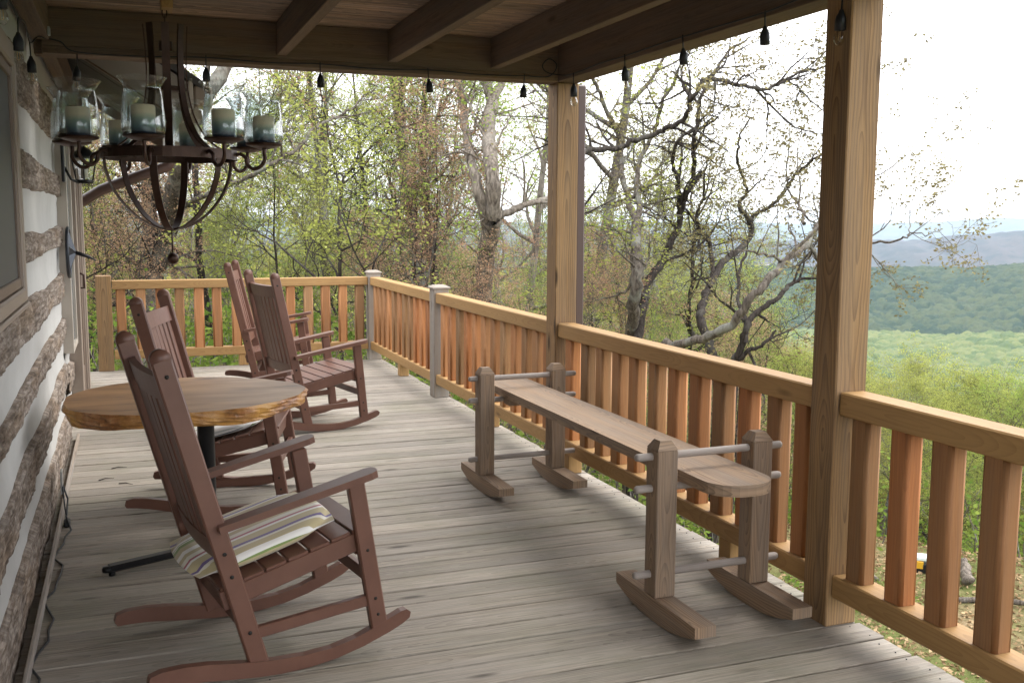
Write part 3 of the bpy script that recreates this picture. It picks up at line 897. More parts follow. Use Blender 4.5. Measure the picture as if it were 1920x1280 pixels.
# ------------------------------------------------------------------ rocking bench
bench = empty('rocking_bench', (0, 0, 0), 0, 'long weathered wooden rocking bench with four square posts and dowels by the side railing', 'bench')
def foot(x0, x1, y0, y1, h=0.092):
    L = y1 - y0; cy = (y0 + y1) / 2
    prof = []
    for k in range(13):
        t = -1 + 2 * k / 12
        prof.append((t * L / 2, .0015 + max(0.0, abs(t) - .12) ** 1.9 * 0.062))
    prof += [(L / 2, h), (-L / 2, h)]
    b = MB(); b.prism(prof, ((x0 + x1) / 2, cy, 0), (0, 1, 0), (1, 0, 0), (0, 0, 1), x1 - x0, uo=R.uniform(0, 5))
    b.build('rocker_foot', M['bench'], bench)
def bpost(x, y, lean=0.0):
    b = MB(); b.abox(-.044, .044, -.046, .046, 0.093, 0.675, 'z', .004, uo=R.uniform(0, 5))
    a, c = .044, .024
    V = [(-a, -.046, .6755), (a, -.046, .6755), (a, .046, .6755), (-a, .046, .6755), (-c, -c, .71), (c, -c, .71), (c, c, .71), (-c, c, .71)]
    fs = [[0, 1, 5, 4], [1, 2, 6, 5], [2, 3, 7, 6], [3, 0, 4, 7], [4, 5, 6, 7], [3, 2, 1, 0]]
    b.add(V, fs, [[(V[i][0], V[i][1]) for i in f] for f in fs])
    b.build('post', M['bench'], bench, (x, y, 0))
fa = dict(A=(1.905, 3.375), B=(2.345, 3.39), Cc=(1.885, 5.40), Dd=(2.335, 5.42))
foot(1.860, 1.948, 3.03, 3.66); foot(2.302, 2.39, 3.06, 3.67); foot(1.842, 1.930, 5.04, 5.71); foot(2.292, 2.38, 5.06, 5.68)
for x, y in fa.values(): bpost(x, y)
for y in (3.382, 5.41):
    for z in (.645, .520, .178):
        b = MB(); b.tube([(1.79, y - .005, z), (1.80, y - .005, z), (2.45, y + .01, z + .001), (2.46, y + .01, z + .001)], [.012, .0155, .0155, .012], 12)
        b.build('dowel', M['dowel'], bench)
# seat board with rounded ends
sx0, sx1, sy0, sy1, sz0, sz1 = 1.985, 2.262, 3.09, 5.86, .538, .582
prof = []
rr_ = .12
def corner(cx_, cy_, a0):
    return [(cx_ + rr_ * math.cos(math.radians(a0 + k * 15)), cy_ + rr_ * math.sin(math.radians(a0 + k * 15))) for k in range(7)]
prof = corner(sx1 - rr_, sy0 + rr_, -90) + corner(sx1 - rr_, sy1 - rr_, 0) + corner(sx0 + rr_, sy1 - rr_, 90) + corner(sx0 + rr_, sy0 + rr_, 180)
b = MB()
c0x, c0y = 0, 0
outline = [(y_, x_) for x_, y_ in prof]
b.prism(outline, (0, 0, (sz0 + sz1) / 2), (0, 1, 0), (0, 0, 1), (1, 0, 0), sz1 - sz0, uo=1.3)
b.build('seat', M['bench'], bench)
for y in (3.50, 5.28):
    MB().abox(1.99, 2.255, y, y + .09, .50, .5375, 'x').build('seat_cleat', M['bench'], bench)

# ------------------------------------------------------------------ rocking chairs
def make_chair():
    r = empty('rocking_chair')
    sb, stp = Vector((-.073, 0, .037)), Vector((-.421, 0, 1.085))
    sd_ = (stp - sb).normalized(); sn = Vector((sd_.z, 0, -sd_.x))    # forward normal of the back
    def S_(z): return sb + sd_ * ((z - sb.z) / sd_.z)
    lt, lb = Vector((.245, 0, .645)), Vector((.362, 0, .10))
    for s in (-1, 1):
        b = MB(); b.bar(sb + Vector((0, s * .291, 0)), stp + Vector((0, s * .291, 0)), .033, .066, sn, .006)
        b.tube([stp + Vector((0, s * .291 - .016, 0)) , stp + Vector((0, s * .291 + .016, 0))], .0325, 14)
        for z in (.16, .36, .44, 1.03):
            p = S_(z); b.tube([p + Vector((0, s * .308, 0)), p + Vector((0, s * .310, 0))], .007, 8, mi=1)
        b.build('back_post', [M['chair'], M['screw']], r)
        b = MB(); b.bar(lb + Vector((0, s * .296, 0)), lt + Vector((0, s * .299, 0)), .033, .062, (1, 0, .2), .005)
        for z in (.16, .22, .40):
            p = lb + (lt - lb) * ((z - lb.z) / (lt.z - lb.z)); b.tube([p + Vector((0, s * .3115, 0)), p + Vector((0, s * .3145, 0))], .006, 8, mi=1)
        b.build('front_leg', [M['chair'], M['screw']], r)
        # arm: flat plank, a little wider at the front, rounded tip
        a0, a1 = Vector((-.232, s * .312, .528)), Vector((.316, s * .318, .684))
        ax = (a1 - a0); La = ax.length; ax.normalize(); az = Vector((-ax.z, 0, ax.x)); ay = az.cross(ax)
        prof = [(0, -.026), (La * .35, -.030), (La * .75, -.038), (La - .03, -.038), (La - .008, -.030), (La, -.012), (La, .012), (La - .008, .030), (La - .03, .038), (La * .75, .038), (La * .35, .030), (0, .026)]
        b = MB(); b.prism(prof, a0, ax, az, ay, .024); b.build('arm', M['chair'], r)
        # rocker
        bt = [(-.44, .036), (-.43, .022), (-.38, .024), (-.32, .023), (-.25, .017), (-.17, .009), (-.08, .002), (0, 0), (.1, .006), (.2, .022), (.3, .050), (.4, .088), (.45, .112), (.475, .13)]
        tp = [(.478, .150), (.462, .162), (.44, .158), (.36, .122), (.27, .085), (.18, .062), (.08, .052), (-.02, .052), (-.1, .056), (-.17, .064), (-.25, .074), (-.33, .078), (-.40, .074), (-.435, .062)]
        b = MB(); b.prism(bt + tp, (0, s * .296, 0), (1, 0, 0), (0, 1, 0), (0, 0, 1), .034); b.build('rocker', M['chair'], r)
        # seat side rail and lower stretcher
        b = MB(); b.bar(Vector((-.205, s * .272, .271)), Vector((.275, s * .272, .428)), .026, .068, (0, 0, 1)); b.build('seat_rail', M['chair'], r)
        b = MB(); b.bar(S_(.150) + Vector((0, s * .292, 0)), Vector((.336, s * .292, .215)), .026, .040, (0, 0, 1)); b.build('stretcher', M['chair'], r)
    b = MB(); b.bar((.325, -.28, .29), (.325, .28, .29), .024, .045, (0, 0, 1)); b.build('stretcher', M['chair'], r)
    p = S_(.17); b = MB(); b.bar(p + Vector((0, -.275, 0)), p + Vector((0, .275, 0)), .024, .045, (0, 0, 1)); b.build('stretcher', M['chair'], r)
    b = MB(); b.bar((.286, -.258, .405), (.286, .258, .405), .024, .07, (0, 0, 1)); b.build('seat_apron', M['chair'], r)
    for k in range(7):
        x = -.175 + k * .0765; z = .305 + (x + .205) * .327 + .0105
        b = MB(); b.bar((x, -.283, z - .003), (x, .283, z - .003), .0725, .012, (-.31, 0, 1)); b.build('seat_slat', M['chair'], r)
    # back: curved crest, lower rail, seven slats
    def arc_rail(z0, z1, nm, extra=0.0):
        b = MB(); K = 9
        vs, fs, uv = [], [], []
        for i in range(K):
            t = -1 + 2 * i / (K - 1); yv = t * .2745; dep = -.016 * (1 - t * t)
            for z, o in ((z0, -.012), (z0, .012), (z1 + extra * (1 - t * t), .012), (z1 + extra * (1 - t * t), -.012)):
                q = S_(z) + sn * (o + dep); vs.append((q.x, yv, q.z))
        for i in range(K - 1):
            for j in range(4):
                l = (j + 1) % 4
                f = [i * 4 + j, i * 4 + l, (i + 1) * 4 + l, (i + 1) * 4 + j]; fs.append(f[::-1]); uv.append([(vs[q][1], vs[q][2]) for q in f[::-1]])
        fs += [[0, 1, 2, 3], [(K - 1) * 4 + q for q in (3, 2, 1, 0)]]; uv += [[(0, 0)] * 4] * 2
        b.add(vs, fs, uv); b.build(nm, M['chair'], r)
    arc_rail(.945, 1.025, 'crest_rail', 0.0)
    arc_rail(.405, .475, 'lower_rail')
    for k in range(7):
        t = -1 + 2 * (k + .5) / 7; yv = t * .262; dep = -.016 * (1 - t * t)
        b = MB(); b.bar(S_(.474) + sn * dep + Vector((0, yv, 0)), S_(.946) + sn * dep + Vector((0, yv, 0)), .062, .014, sn, .004); b.build('back_slat', M['chair'], r)
    return r
chair_specs = [((.439, 3.684), 10.2, -3.2, 'nearest brown slatted rocking chair holding a purple and green striped cushion'),
               ((.506, 5.649), -14.8, -4.0, 'brown rocking chair behind the slab table with a pale green striped cushion'),
               ((1.298, 7.607), 12.0, -6.6, 'brown rocking chair with bare seat slats, seen mostly from behind, past the table'),
               ((1.28, 9.433), -11.9, -5.6, 'farthest brown rocking chair half hidden behind another, close to the far railing')]
proto = make_chair()
RK = .95
chairs = []
for i, ((x, y), th, ti, lab) in enumerate(chair_specs):
    c = proto if i == 0 else copy_tree(proto)
    th, ti = math.radians(th), math.radians(ti)
    # rocked about the centre of the rocker's curve
    off = Vector((RK * math.sin(ti), 0, RK - RK * math.cos(ti)))
    rot = Matrix.Rotation(th, 4, 'Z') @ Matrix.Rotation(-ti, 4, 'Y')
    o3 = Matrix.Rotation(th, 3, 'Z') @ off
    c.matrix_world = Matrix.Translation((x + o3.x, y + o3.y, o3.z + 0.001)) @ rot
    tag(c, lab, 'rocking chair', 'brown rocking chairs on the deck')
    chairs.append(c)
# seat cushions
def cushion(name, chair, mat, label, x0=-.285, x1=.228, hw=.240, T=.066):
    nx, ny = 26, 24; V, F_, U = [], [], []
    def sup(a, b_, e=5.0): return max(0.0, 1 - (abs(a) ** e + abs(b_) ** e)) ** (1 / e)
    def Z(x): return .305 + (x + .205) * .327 + .021
    for side in (0, 1):
        for i in range(nx):
            for j in range(ny):
                a = -1 + 2 * i / (nx - 1); c = -1 + 2 * j / (ny - 1)
                # squircle mapping keeps the corners round
                aa = a * math.sqrt(max(0, 1 - c * c * .16)); cc = c * math.sqrt(max(0, 1 - a * a * .16))
                x = (x0 + x1) / 2 + aa * (x1 - x0) / 2; yv = cc * hw
                h = sup(a, c, 3.2) ** .8
                h *= 1 + .05 * math.sin(a * 5 + 1) * math.cos(c * 4)
                base = Z(x) if x > -.2 else Z(-.2) + (x + .2) * .35
                z = base + T / 2 + (T / 2 * h if side == 0 else -T / 2 * h)
                V.append((x, yv, z)); 
    for side in (0, 1):
        o = side * nx * ny
        for i in range(nx - 1):
            for j in range(ny - 1):
                f = [o + i * ny + j, o + (i + 1) * ny + j, o + (i + 1) * ny + j + 1, o + i * ny + j + 1]
                if side: f = f[::-1]
                F_.append(f); U.append([(V[q][0], V[q][1] + (0.0 if side == 0 else .1)) for q in f])
    b = MB(); b.add(V, F_, U, smooth=True)
    o = b.build(name, mat)
    o.matrix_world = chair.matrix_world.copy()
    tag(o, label, 'cushion', 'striped seat cushions')
    md = o.modifiers.new('w', 'WELD'); md.merge_threshold = .0005
    return o
cushion('seat_cushion', chairs[0], M['cushion1'], 'cream cushion with purple, green and red stripes on the nearest rocking chair')
cushion('seat_cushion', chairs[1], M['cushion2'], 'white cushion with pale green stripes on the rocking chair behind the table')

# ------------------------------------------------------------------ slab table
tb = empty('slab_table', (.235, 4.965, 0), 0, 'low table with a thick live edge wood slab top on a black metal cross base', 'table')
n = 72; top, bot = [], []
for k in range(n):
    t = 2 * math.pi * k / n
    r_ = 1 + .03 * math.sin(2 * t + .6) + .022 * math.sin(3 * t + 2) + .012 * math.sin(5 * t + 1) + .006 * math.sin(9 * t) + .006 * math.sin(17 * t + 2)
    if 0.80 < t < 0.95: r_ *= 0.955
    x, yv = .535 * r_ * math.cos(t), .512 * r_ * math.sin(t)
    top.append((x, yv, .722)); bot.append((x, yv))
b = MB()
K = 7; V = list(top); F_ = [list(range(n))]; U = [[(p[0], p[1]) for p in top]]
for j in range(1, K):
    z = .722 - .066 * j / (K - 1)
    for k in range(n):
        t = 2 * math.pi * k / n
        q = 1 + .012 * math.sin(math.pi * j / (K - 1)) + (.010 * math.sin(7 * t + j * 1.3) + .007 * math.sin(19 * t + j * 2.1) + .004 * math.sin(37 * t + j)) * (1 if 0 < j else 0) - .02 * (j / (K - 1)) ** 2
        V.append((bot[k][0] * q, bot[k][1] * q, z - (.010 * math.sin(5 * t + 1) * j / K)))
b.add(top, [list(range(n))], [[(p[0], p[1]) for p in top]], mi=0)
F_, U = [], []
for j in range(K - 1):
    for k in range(n):
        l = (k + 1) % n
        F_.append([j * n + k, (j + 1) * n + k, (j + 1) * n + l, j * n + l]); U.append([(0, 0)] * 4)
F_.append([(K - 1) * n + k for k in range(n)][::-1]); U.append([(0, 0)] * n)
b.add(V, F_, U, mi=1)
b.build('table_top', [M['slab_top'], M['slab_edge']], tb)
cx_, cyy = .07, -.245
b = MB(); b.lathe([(.038, .07), (.038, .62), (.05, .64), (.05, .655), (0, .655)], (cx_, cyy, 0), 16)
b.lathe([(.055, .025), (.06, .05), (.042, .09), (.0, .09)], (cx_, cyy, 0), 16)
b.abox(cx_ - .16, cx_ + .16, cyy - .03, cyy + .03, .648, .654, 'x'); b.abox(cx_ - .03, cx_ + .03, cyy - .16, cyy + .16, .6475, .6535, 'y')
b.build('column', M['black'], tb)
for a in (196, 286, 16, 106):
    t = math.radians(a); d = Vector((math.cos(t), math.sin(t), 0))
    c = Vector((cx_, cyy, 0)); L_ = .47 if a in (196, 16) else .36
    b = MB(); b.bar(c + d * .04 + Vector((0, 0, .052)), c + d * (L_ - .02) + Vector((0, 0, .034)), .052, .03, (0, 0, 1), .008)
    b.lathe([(0, .046), (.022, .044), (.027, .034), (.026, .022), (0, .018)], c + d * (L_ - .02), 12)
    b.lathe([(0, .018), (.014, .018), (.014, .001), (0, .001)], c + d * (L_ - .035), 10)
    b.build('foot', M['black'], tb)

# ------------------------------------------------------------------ chandelier
CH = Vector((.198, 4.93, 1.832))
ch = empty('chandelier', CH, 0, 'large rusty iron chandelier of curved straps with eight glass hurricane candle cups', 'chandelier')
def strap(path, w, t, name, ang):
    """flat strap following (r,z) path in the vertical plane at angle ang"""
    b = MB(); c, s = math.cos(ang), math.sin(ang); tang = Vector((-s, c, 0))
    vs, fs, uv = [], [], []
    n = len(path); L_ = 0
    for i, (r_, z) in enumerate(path):
        p, q = path[max(0, i - 1)], path[min(n - 1, i + 1)]
        dr, dz = q[0] - p[0], q[1] - p[1]; l = math.hypot(dr, dz) or 1; nr, nz = -dz / l, dr / l
        ww = w
        for sa, sb_ in ((-1, -1), (1, -1), (1, 1), (-1, 1)):
            rr2, zz = r_ + nr * t / 2 * sb_, z + nz * t / 2 * sb_
            vs.append(Vector((rr2 * c, rr2 * s, zz)) + tang * (sa * ww / 2))
    for i in range(n - 1):
        for j in range(4):
            l = (j + 1) % 4
            fs.append([i * 4 + j, i * 4 + l, (i + 1) * 4 + l, (i + 1) * 4 + j]); uv.append([(0, 0)] * 4)
    fs += [[3, 2, 1, 0], [(n - 1) * 4 + q for q in range(4)]]; uv += [[(0, 0)] * 4] * 2
    b.add(vs, fs, uv)
    return b.build(name, M['iron'], ch)
RR = .292
def smooth(pts, k=6):
    out = []
    for i in range(len(pts) - 1):
        p0, p1, p2, p3 = pts[max(i - 1, 0)], pts[i], pts[i + 1], pts[min(i + 2, len(pts) - 1)]
        for j in range(k):
            t = j / k
            out.append(tuple(.5 * ((2 * p1[a]) + (-p0[a] + p2[a]) * t + (2 * p0[a] - 5 * p1[a] + 4 * p2[a] - p3[a]) * t * t + (-p0[a] + 3 * p1[a] - 3 * p2[a] + p3[a]) * t ** 3) for a in range(len(p1))))
    out.append(pts[-1]); return out
up = smooth([(.094, .57), (.086, .44), (.088, .30), (.115, .17), (.17, .075), (.245, .018), (RR - .006, .0)])
lo = smooth([(RR - .006, -.015), (.276, -.09), (.238, -.18), (.168, -.265), (.085, -.32), (.008, -.340)])
for k in range(8): strap(up, .034, .006, 'upper_strap', math.radians(-2 + 45 * k))
for k in range(6):
    a = math.radians(14 + 60 * k)
    strap(lo, .032, .006, 'lower_strap', a)
b = MB(); nseg = 48; vs, fs = [], []
for k in range(nseg):
    t = 2 * math.pi * k / nseg
    for r_, z in ((RR, -.022), (RR + .007, -.022), (RR + .007, .022), (RR, .022)): vs.append((r_ * math.cos(t), r_ * math.sin(t), z))
for k in range(nseg):
    l = (k + 1) % nseg
    for j in range(4): fs.append([k * 4 + j, l * 4 + j, l * 4 + (j + 1) % 4, k * 4 + (j + 1) % 4])
b.add(vs, fs, [[(0, 0)] * 4] * len(fs), smooth=False); b.build('ring', M['iron'], ch)
b = MB(); b.lathe([(0, .50), (.03, .50), (.03, .46), (0, .46)], (0, 0, 0), 14); b.tube([(0, 0, .12), (0, 0, .54)], .007, 8)
b.lathe([(0, .30), (.085, .30), (.085, .285), (0, .285)], (0, 0, 0), 18)
b.lathe([(0, .335), (.014, .33), (.02, .31), (.014, .29)], (0, 0, 0.03), 12)
b.build('centre_rod', M['iron'], ch)
b = MB(); b.tube([(0, 0, -.337), (0, 0, -.442)], .0035, 6)
b.lathe([(0.0001, -.440)] + [(.0265 * math.sin(t), -.470 + .0265 * math.cos(t)) for t in np.linspace(.15, math.pi - .01, 14)], (0, 0, 0), 18); b.build('ball_finial', M['iron'], ch)
# chain links up to the ceiling block
b = MB()
for k in range(4):
    zc = .555 + k * .036; t = k % 2
    pts = [((.010 * math.cos(a)) * (1 - t), (.010 * math.cos(a)) * t, zc + .024 * math.sin(a)) for a in np.linspace(0, 2 * math.pi, 13)[:-1]]
    b.tube(pts, .003, 5, closed=True)
b.build('chain', M['iron'], ch)
glass_prof = [(.062, .0), (.080, .002), (.087, .012), (.088, .04), (.085, .09), (.079, .15), (.0735, .182), (.0735, .190), (.082, .206), (.098, .228), (.0985, .230), (.096, .229), (.080, .207), (.071, .190), (.071, .182), (.0765, .15), (.0825, .09), (.0855, .04), (.084, .014), (.077, .005), (.062, .003)]
gm = MB().lathe(glass_prof, (0, 0, 0), 28).mesh('glass_shade', M['glass'])
pm = MB().lathe([(0, -.016), (.03, -.02), (.06, -.012), (.082, -.004), (.084, .004), (.078, .001), (0, .001)], (0, 0, 0), 22)
RC = .425
names = {0: 'front right of centre', 1: 'far right front'}
cm = MB().lathe([(0, 0.0), (.048, 0), (.0485, .004), (.0485, .112), (.045, .118), (.03, .114), (0, .112)], (0, 0, 0), 24)
cm.tube([(0, 0, .112), (.001, 0, .124)], .0015, 5)
cmesh = cm.mesh('candle', M['candle'])
desc = ['teal candle in the glass cup at the right end of the chandelier', 'teal candle in the rear right glass cup partly hidden by another cup',
        'teal candle in the rear centre glass cup just right of the straps', 'teal candle in the rear left glass cup behind the front cup',
        'teal candle in the lower looking cup behind the leftmost one', 'cream topped candle in the leftmost front glass cup near the wall',
        'cream topped candle in the front glass cup left of the straps', 'cream topped candle in the front glass cup right of the straps']
cup_az = [-17 + 45 * k for k in range(8)]      # measured from the viewer side, towards the right
order = [2, 3, 4, 5, 6, 7, 0, 1]
fwd = Vector((math.sin(math.radians(-1.5)), math.cos(math.radians(-1.5)), 0)); rgt = Vector((fwd.y, -fwd.x, 0))
for k in range(8):
    az = math.radians(cup_az[k]); d = (-fwd * math.cos(az) + rgt * math.sin(az)).normalized()
    a = math.atan2(d.y, d.x)
    hold = empty('candle_holder', (0, 0, 0), a); hold.parent = ch
    b = MB()
    arm = smooth([(RR, 0, .0), (RR + .025, 0, .006), (RR + .05, 0, -.012), (RR + .055, 0, -.040), (RR + .082, 0, -.060), (RR + .115, 0, -.048), (RR + .135, 0, -.015), (RC, 0, .012), (RC, 0, .036)], 5)
    b.tube(arm, .0085, 8)
    for v_, f_ in ((pm.v, pm.f),): b.add([(v[0] + RC, v[1], v[2] + .052) for v in v_], f_, [[(0, 0)] * len(f) for f in f_], smooth=True)
    b.build('arm_and_pan', M['iron'], hold)
    g = inst('glass_shade', gm, hold, (RC, 0, .058))
    cpos = CH + d * RC + Vector((0, 0, .0585))
    c = inst('candle', cmesh, None, cpos, (0, 0, k))
    tag(c, desc[order.index(k)] if False else {0: desc[6], 1: desc[7], 2: desc[0], 3: desc[1], 4: desc[2], 5: desc[3], 6: desc[4], 7: desc[5]}[k], 'candle', 'candles in the chandelier')

# ------------------------------------------------------------------ string lights
sl = empty('string_lights', (0, 0, 0), 0, 'black string of clear bulb lights draped under the porch roof beams', 'string lights')
sock = MB().lathe([(0.0001, 0.0), (.007, -.002), (.010, -.012), (.0175, -.026), (.020, -.038), (.020, -.074), (.0001, -.076)], (0, 0, 0), 14)
sock.tube([(0, 0, .06), (0, 0, -.004)], .0032, 6)
sockm = sock.mesh('socket', M['socket'])
bulb = MB().lathe([(.0001, -.128), (.010, -.126), (.0185, -.115), (.0205, -.103), (.0185, -.092), (.013, -.080), (.012, -.075)], (0, 0, 0), 14)
bulbm = bulb.mesh('bulb', M['bulb'])
film = MB().tube([(-.004, 0, -.078), (-.006, 0, -.108), (0, .003, -.112), (.006, 0, -.108), (.004, 0, -.078)], .0009, 4).mesh('filament', M['filament'])
zb = 2.335
spots = [(.427, 5.68, 0), (1.027, 5.68, 0), (1.642, 5.68, .002), (2.223, 5.68, 0), (2.44, 5.45, -.01), (2.44, 4.806, 0), (2.44, 4.218, .002), (2.44, 3.572, -.008), (2.44, 3.10, -.03),
         (2.44, 2.45, 0), (2.44, 1.8, 0), (-.20, 5.68, -.03), (-.375, 5.2, -.06), (-.375, 4.62, -.05), (-.375, 4.0, 0), (-.375, 3.4, 0)]
for (x, y, dz) in spots:
    s_ = inst('socket', sockm, sl, (x, y, zb + dz), (R.uniform(-.06, .06), R.uniform(-.06, .06), R.uniform(0, 6)))
    inst('bulb', bulbm, s_); inst('filament', film, s_)
path = [(-.375, 2.6, 2.38), (-.375, 3.4, 2.395), (-.37, 4.0, 2.39), (-.375, 4.3, 2.36), (-.375, 4.62, 2.345), (-.37, 4.9, 2.37), (-.375, 5.2, 2.335), (-.36, 5.45, 2.40), (-.34, 5.66, 2.43), (-.27, 5.685, 2.42),
        (-.20, 5.685, 2.375), (.1, 5.69, 2.372), (.427, 5.69, 2.385), (.75, 5.692, 2.378), (1.027, 5.69, 2.386), (1.35, 5.692, 2.378), (1.642, 5.69, 2.388), (1.95, 5.692, 2.38), (2.223, 5.69, 2.386),
        (2.38, 5.68, 2.39), (2.42, 5.65, 2.45), (2.38, 5.67, 2.49), (2.34, 5.68, 2.45), (2.37, 5.67, 2.41), (2.44, 5.60, 2.39), (2.44, 5.45, 2.38), (2.442, 5.1, 2.39), (2.44, 4.806, 2.386), (2.442, 4.5, 2.39), (2.44, 4.218, 2.388), (2.442, 3.9, 2.385), (2.44, 3.572, 2.38), (2.442, 3.3, 2.39), (2.44, 3.10, 2.36), (2.442, 2.8, 2.39), (2.44, 2.45, 2.385), (2.44, 1.2, 2.385)]
b = MB(); b.tube(smooth(path, 5), .0035, 6); b.build('cord', M['socket'], sl)


# ------------------------------------------------------------------ ground sheet
def sstep(a, b, x):
    t = np.clip((x - a) / (b - a), 0, 1); return t * t * (3 - 2 * t)
class Grid2:
    def __init__(s, seed): s.t = np.random.RandomState(seed).rand(256, 256) * 2 - 1
    def __call__(s, x, y):
        x = np.asarray(x, float); y = np.asarray(y, float)
        i, j = np.floor(x).astype(int), np.floor(y).astype(int); u, v = x - i, y - j
        u, v = u * u * (3 - 2 * u), v * v * (3 - 2 * v)
        t = s.t; a = t[i % 256, j % 256]; b = t[(i + 1) % 256, j % 256]; c = t[i % 256, (j + 1) % 256]; d = t[(i + 1) % 256, (j + 1) % 256]
        return (a * (1 - u) + b * u) * (1 - v) + (c * (1 - u) + d * u) * v
G1, G2, G3 = Grid2(1), Grid2(2), Grid2(3)
def ground_z(x, y):
    x = np.asarray(x, float); y = np.asarray(y, float)
    d = np.hypot(x, y); az = np.arctan2(x, y)
    k = sstep(0.38, 0.74, az) * (1 - sstep(2.3, 2.9, az))
    base = -1.1 - 2.9 * sstep(0.5, 8.5, x - 0.25 * np.maximum(y - 11, 0)) + .0 * y
    slope = 0.155 * (1 - k) + 0.46 * k
    z = base - slope * np.maximum(0, d - 17.5) * (1 - np.exp(-np.maximum(0, d - 17.5) / 6))
    z = z + G1(x * .35 + 9, y * .35 + 4) * .12 + G2(x * .05 + 3, y * .05 + 8) * np.clip(d * .012, 0, 2.5)
    floor_ = -122 + G2(x * .004 + 5, y * .004 + 2) * 8
    z = np.where(z < floor_ + 12, floor_ + 12 - 12 * (1 - np.exp(-(floor_ + 12 - z) / 12)), z)
    return z
rad = np.concatenate([np.linspace(0.8, 22, 90), np.geomspace(22.4, 900, 110), np.geomspace(940, 9500, 30)])
azs = np.concatenate([np.linspace(-math.pi, -0.35, 40)[:-1], np.linspace(-0.35, 1.25, 260), np.linspace(1.25, math.pi, 30)[1:]])
A_, R_ = np.meshgrid(azs, rad, indexing='ij')
gx, gy = R_ * np.sin(A_), R_ * np.cos(A_)
gz = ground_z(gx, gy)
V = np.stack([gx, gy, gz], -1).reshape(-1, 3)
na, nr = len(azs), len(rad)
I, J = np.meshgrid(np.arange(na - 1), np.arange(nr - 1), indexing='ij')
F = np.stack([I * nr + J, I * nr + J + 1, (I + 1) * nr + J + 1, (I + 1) * nr + J], -1).reshape(-1, 4)
def ground_mat():
    k = N('forest_floor')
    g = k.n('ShaderNodeNewGeometry'); p = g.outputs['Position']
    a = k.noise(p, 9, 8, 0.75); b = k.noise(p, 0.35, 5, 0.6); c = k.noise(p, 45, 4, 0.7)
    litter = k.ramp(a, [(0.3, (0.07, 0.05, 0.03)), (0.5, (0.24, 0.175, 0.10)), (0.72, (0.40, 0.31, 0.19))])
    grass = k.ramp(a, [(0.3, (0.06, 0.085, 0.02)), (0.7, (0.17, 0.20, 0.06))])
    col = k.mix(k.ramp(b, [(0.38, 0.0), (0.54, 0.85)]), litter, grass)
    sep = k.n('ShaderNodeSeparateXYZ'); k.t.links.new(p, sep.inputs[0])
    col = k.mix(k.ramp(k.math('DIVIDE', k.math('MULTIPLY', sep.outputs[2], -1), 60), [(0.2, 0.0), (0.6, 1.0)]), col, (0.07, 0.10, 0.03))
    return k.out(k.bsdf(col, 0.95, k.math('ADD', a, c), 0.8, 0.05, 0.05))
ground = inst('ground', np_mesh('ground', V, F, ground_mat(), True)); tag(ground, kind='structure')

# ------------------------------------------------------------------ far hills with canopy relief
def canopy_bump(x, y, cell, seed):
    """rounded crowns on a jittered grid, 0..1"""
    r = np.random.RandomState(seed); jx, jy, hh = r.rand(128, 128), r.rand(128, 128), r.rand(128, 128)
    gx_, gy_ = x / cell, y / cell; ix, iy = np.floor(gx_).astype(int), np.floor(gy_).astype(int)
    best = np.zeros_like(x); cid = np.zeros_like(x)
    for dx in (-1, 0, 1):
        for dy in (-1, 0, 1):
            a, b = (ix + dx) % 128, (iy + dy) % 128
            px, py = ix + dx + jx[a, b], iy + dy + jy[a, b]
            rr = np.hypot(gx_ - px, gy_ - py); h = np.sqrt(np.clip(1 - (rr / .85) ** 2, 0, 1)) * (.55 + .45 * hh[a, b])
            m_ = h > best; best = np.where(m_, h, best); cid = np.where(m_, hh[b, a], cid)
    return best, cid
def hill_mat(name, cols, bare=None, patch=0.02):
    k = N(name)
    g = k.n('ShaderNodeNewGeometry'); p = g.outputs['Position']
    at = k.n('ShaderNodeAttribute'); at.attribute_name = 'crown'
    a = k.noise(p, patch, 5, 0.6)
    a2 = k.noise(p, patch * 24, 4, 0.75)
    f = k.math('ADD', k.math('MULTIPLY', at.outputs['Fac'], 0.55), k.math('ADD', k.math('MULTIPLY', a, 0.55), k.math('MULTIPLY', k.math('SUBTRACT', a2, 0.5), 0.9)))
    col = k.ramp(f, [(0.2, cols[0]), (0.5, cols[1]), (0.8, cols[2])])
    if bare:
        bn = k.noise(p, bare[0], 3, 0.5)
        col = k.mix(k.ramp(bn, [(bare[1], 0.0), (bare[1] + .05, 1.0)]), col, bare[2])
    return k.out(k.bsdf(col, 0.95, spec=0.05))
def hill(name, az0, az1, n_az, d0, d1, n_d, zfun, cell, amp, mat, seed, back=True):
    az = np.radians(np.linspace(az0, az1, n_az)); t = np.linspace(0, 1, n_d)
    A2, T = np.meshgrid(az, t, indexing='ij'); D = d0 + (d1 - d0) * T
    x, y = D * np.sin(A2), D * np.cos(A2); z = zfun(np.degrees(A2), T)
    b, cid = canopy_bump(x, y, cell, seed); b2, _ = canopy_bump(x, y, cell * .42, seed + 1); z = z + b * amp + b2 * amp * .35 + G3(x * .9, y * .9) * amp * .10
    cid = cid * .75 + b2 * .25
    V = np.stack([x, y, z], -1).reshape(-1, 3)
    I, J = np.meshgrid(np.arange(n_az - 1), np.arange(n_d - 1), indexing='ij')
    F = np.stack([I * n_d + J, I * n_d + J + 1, (I + 1) * n_d + J + 1, (I + 1) * n_d + J], -1).reshape(-1, 4)
    me = np_mesh(name, V, F, mat, True)
    at = me.attributes.new('crown', 'FLOAT', 'POINT'); at.data.foreach_set('value', np.clip(cid + .15 * b, 0, 1).ravel().astype(np.float32))
    o = inst(name, me); tag(o, kind='structure'); return o
def prof1(seed, az, f, a): return vnoise(np.asarray(az) + 200, seed, f) * a
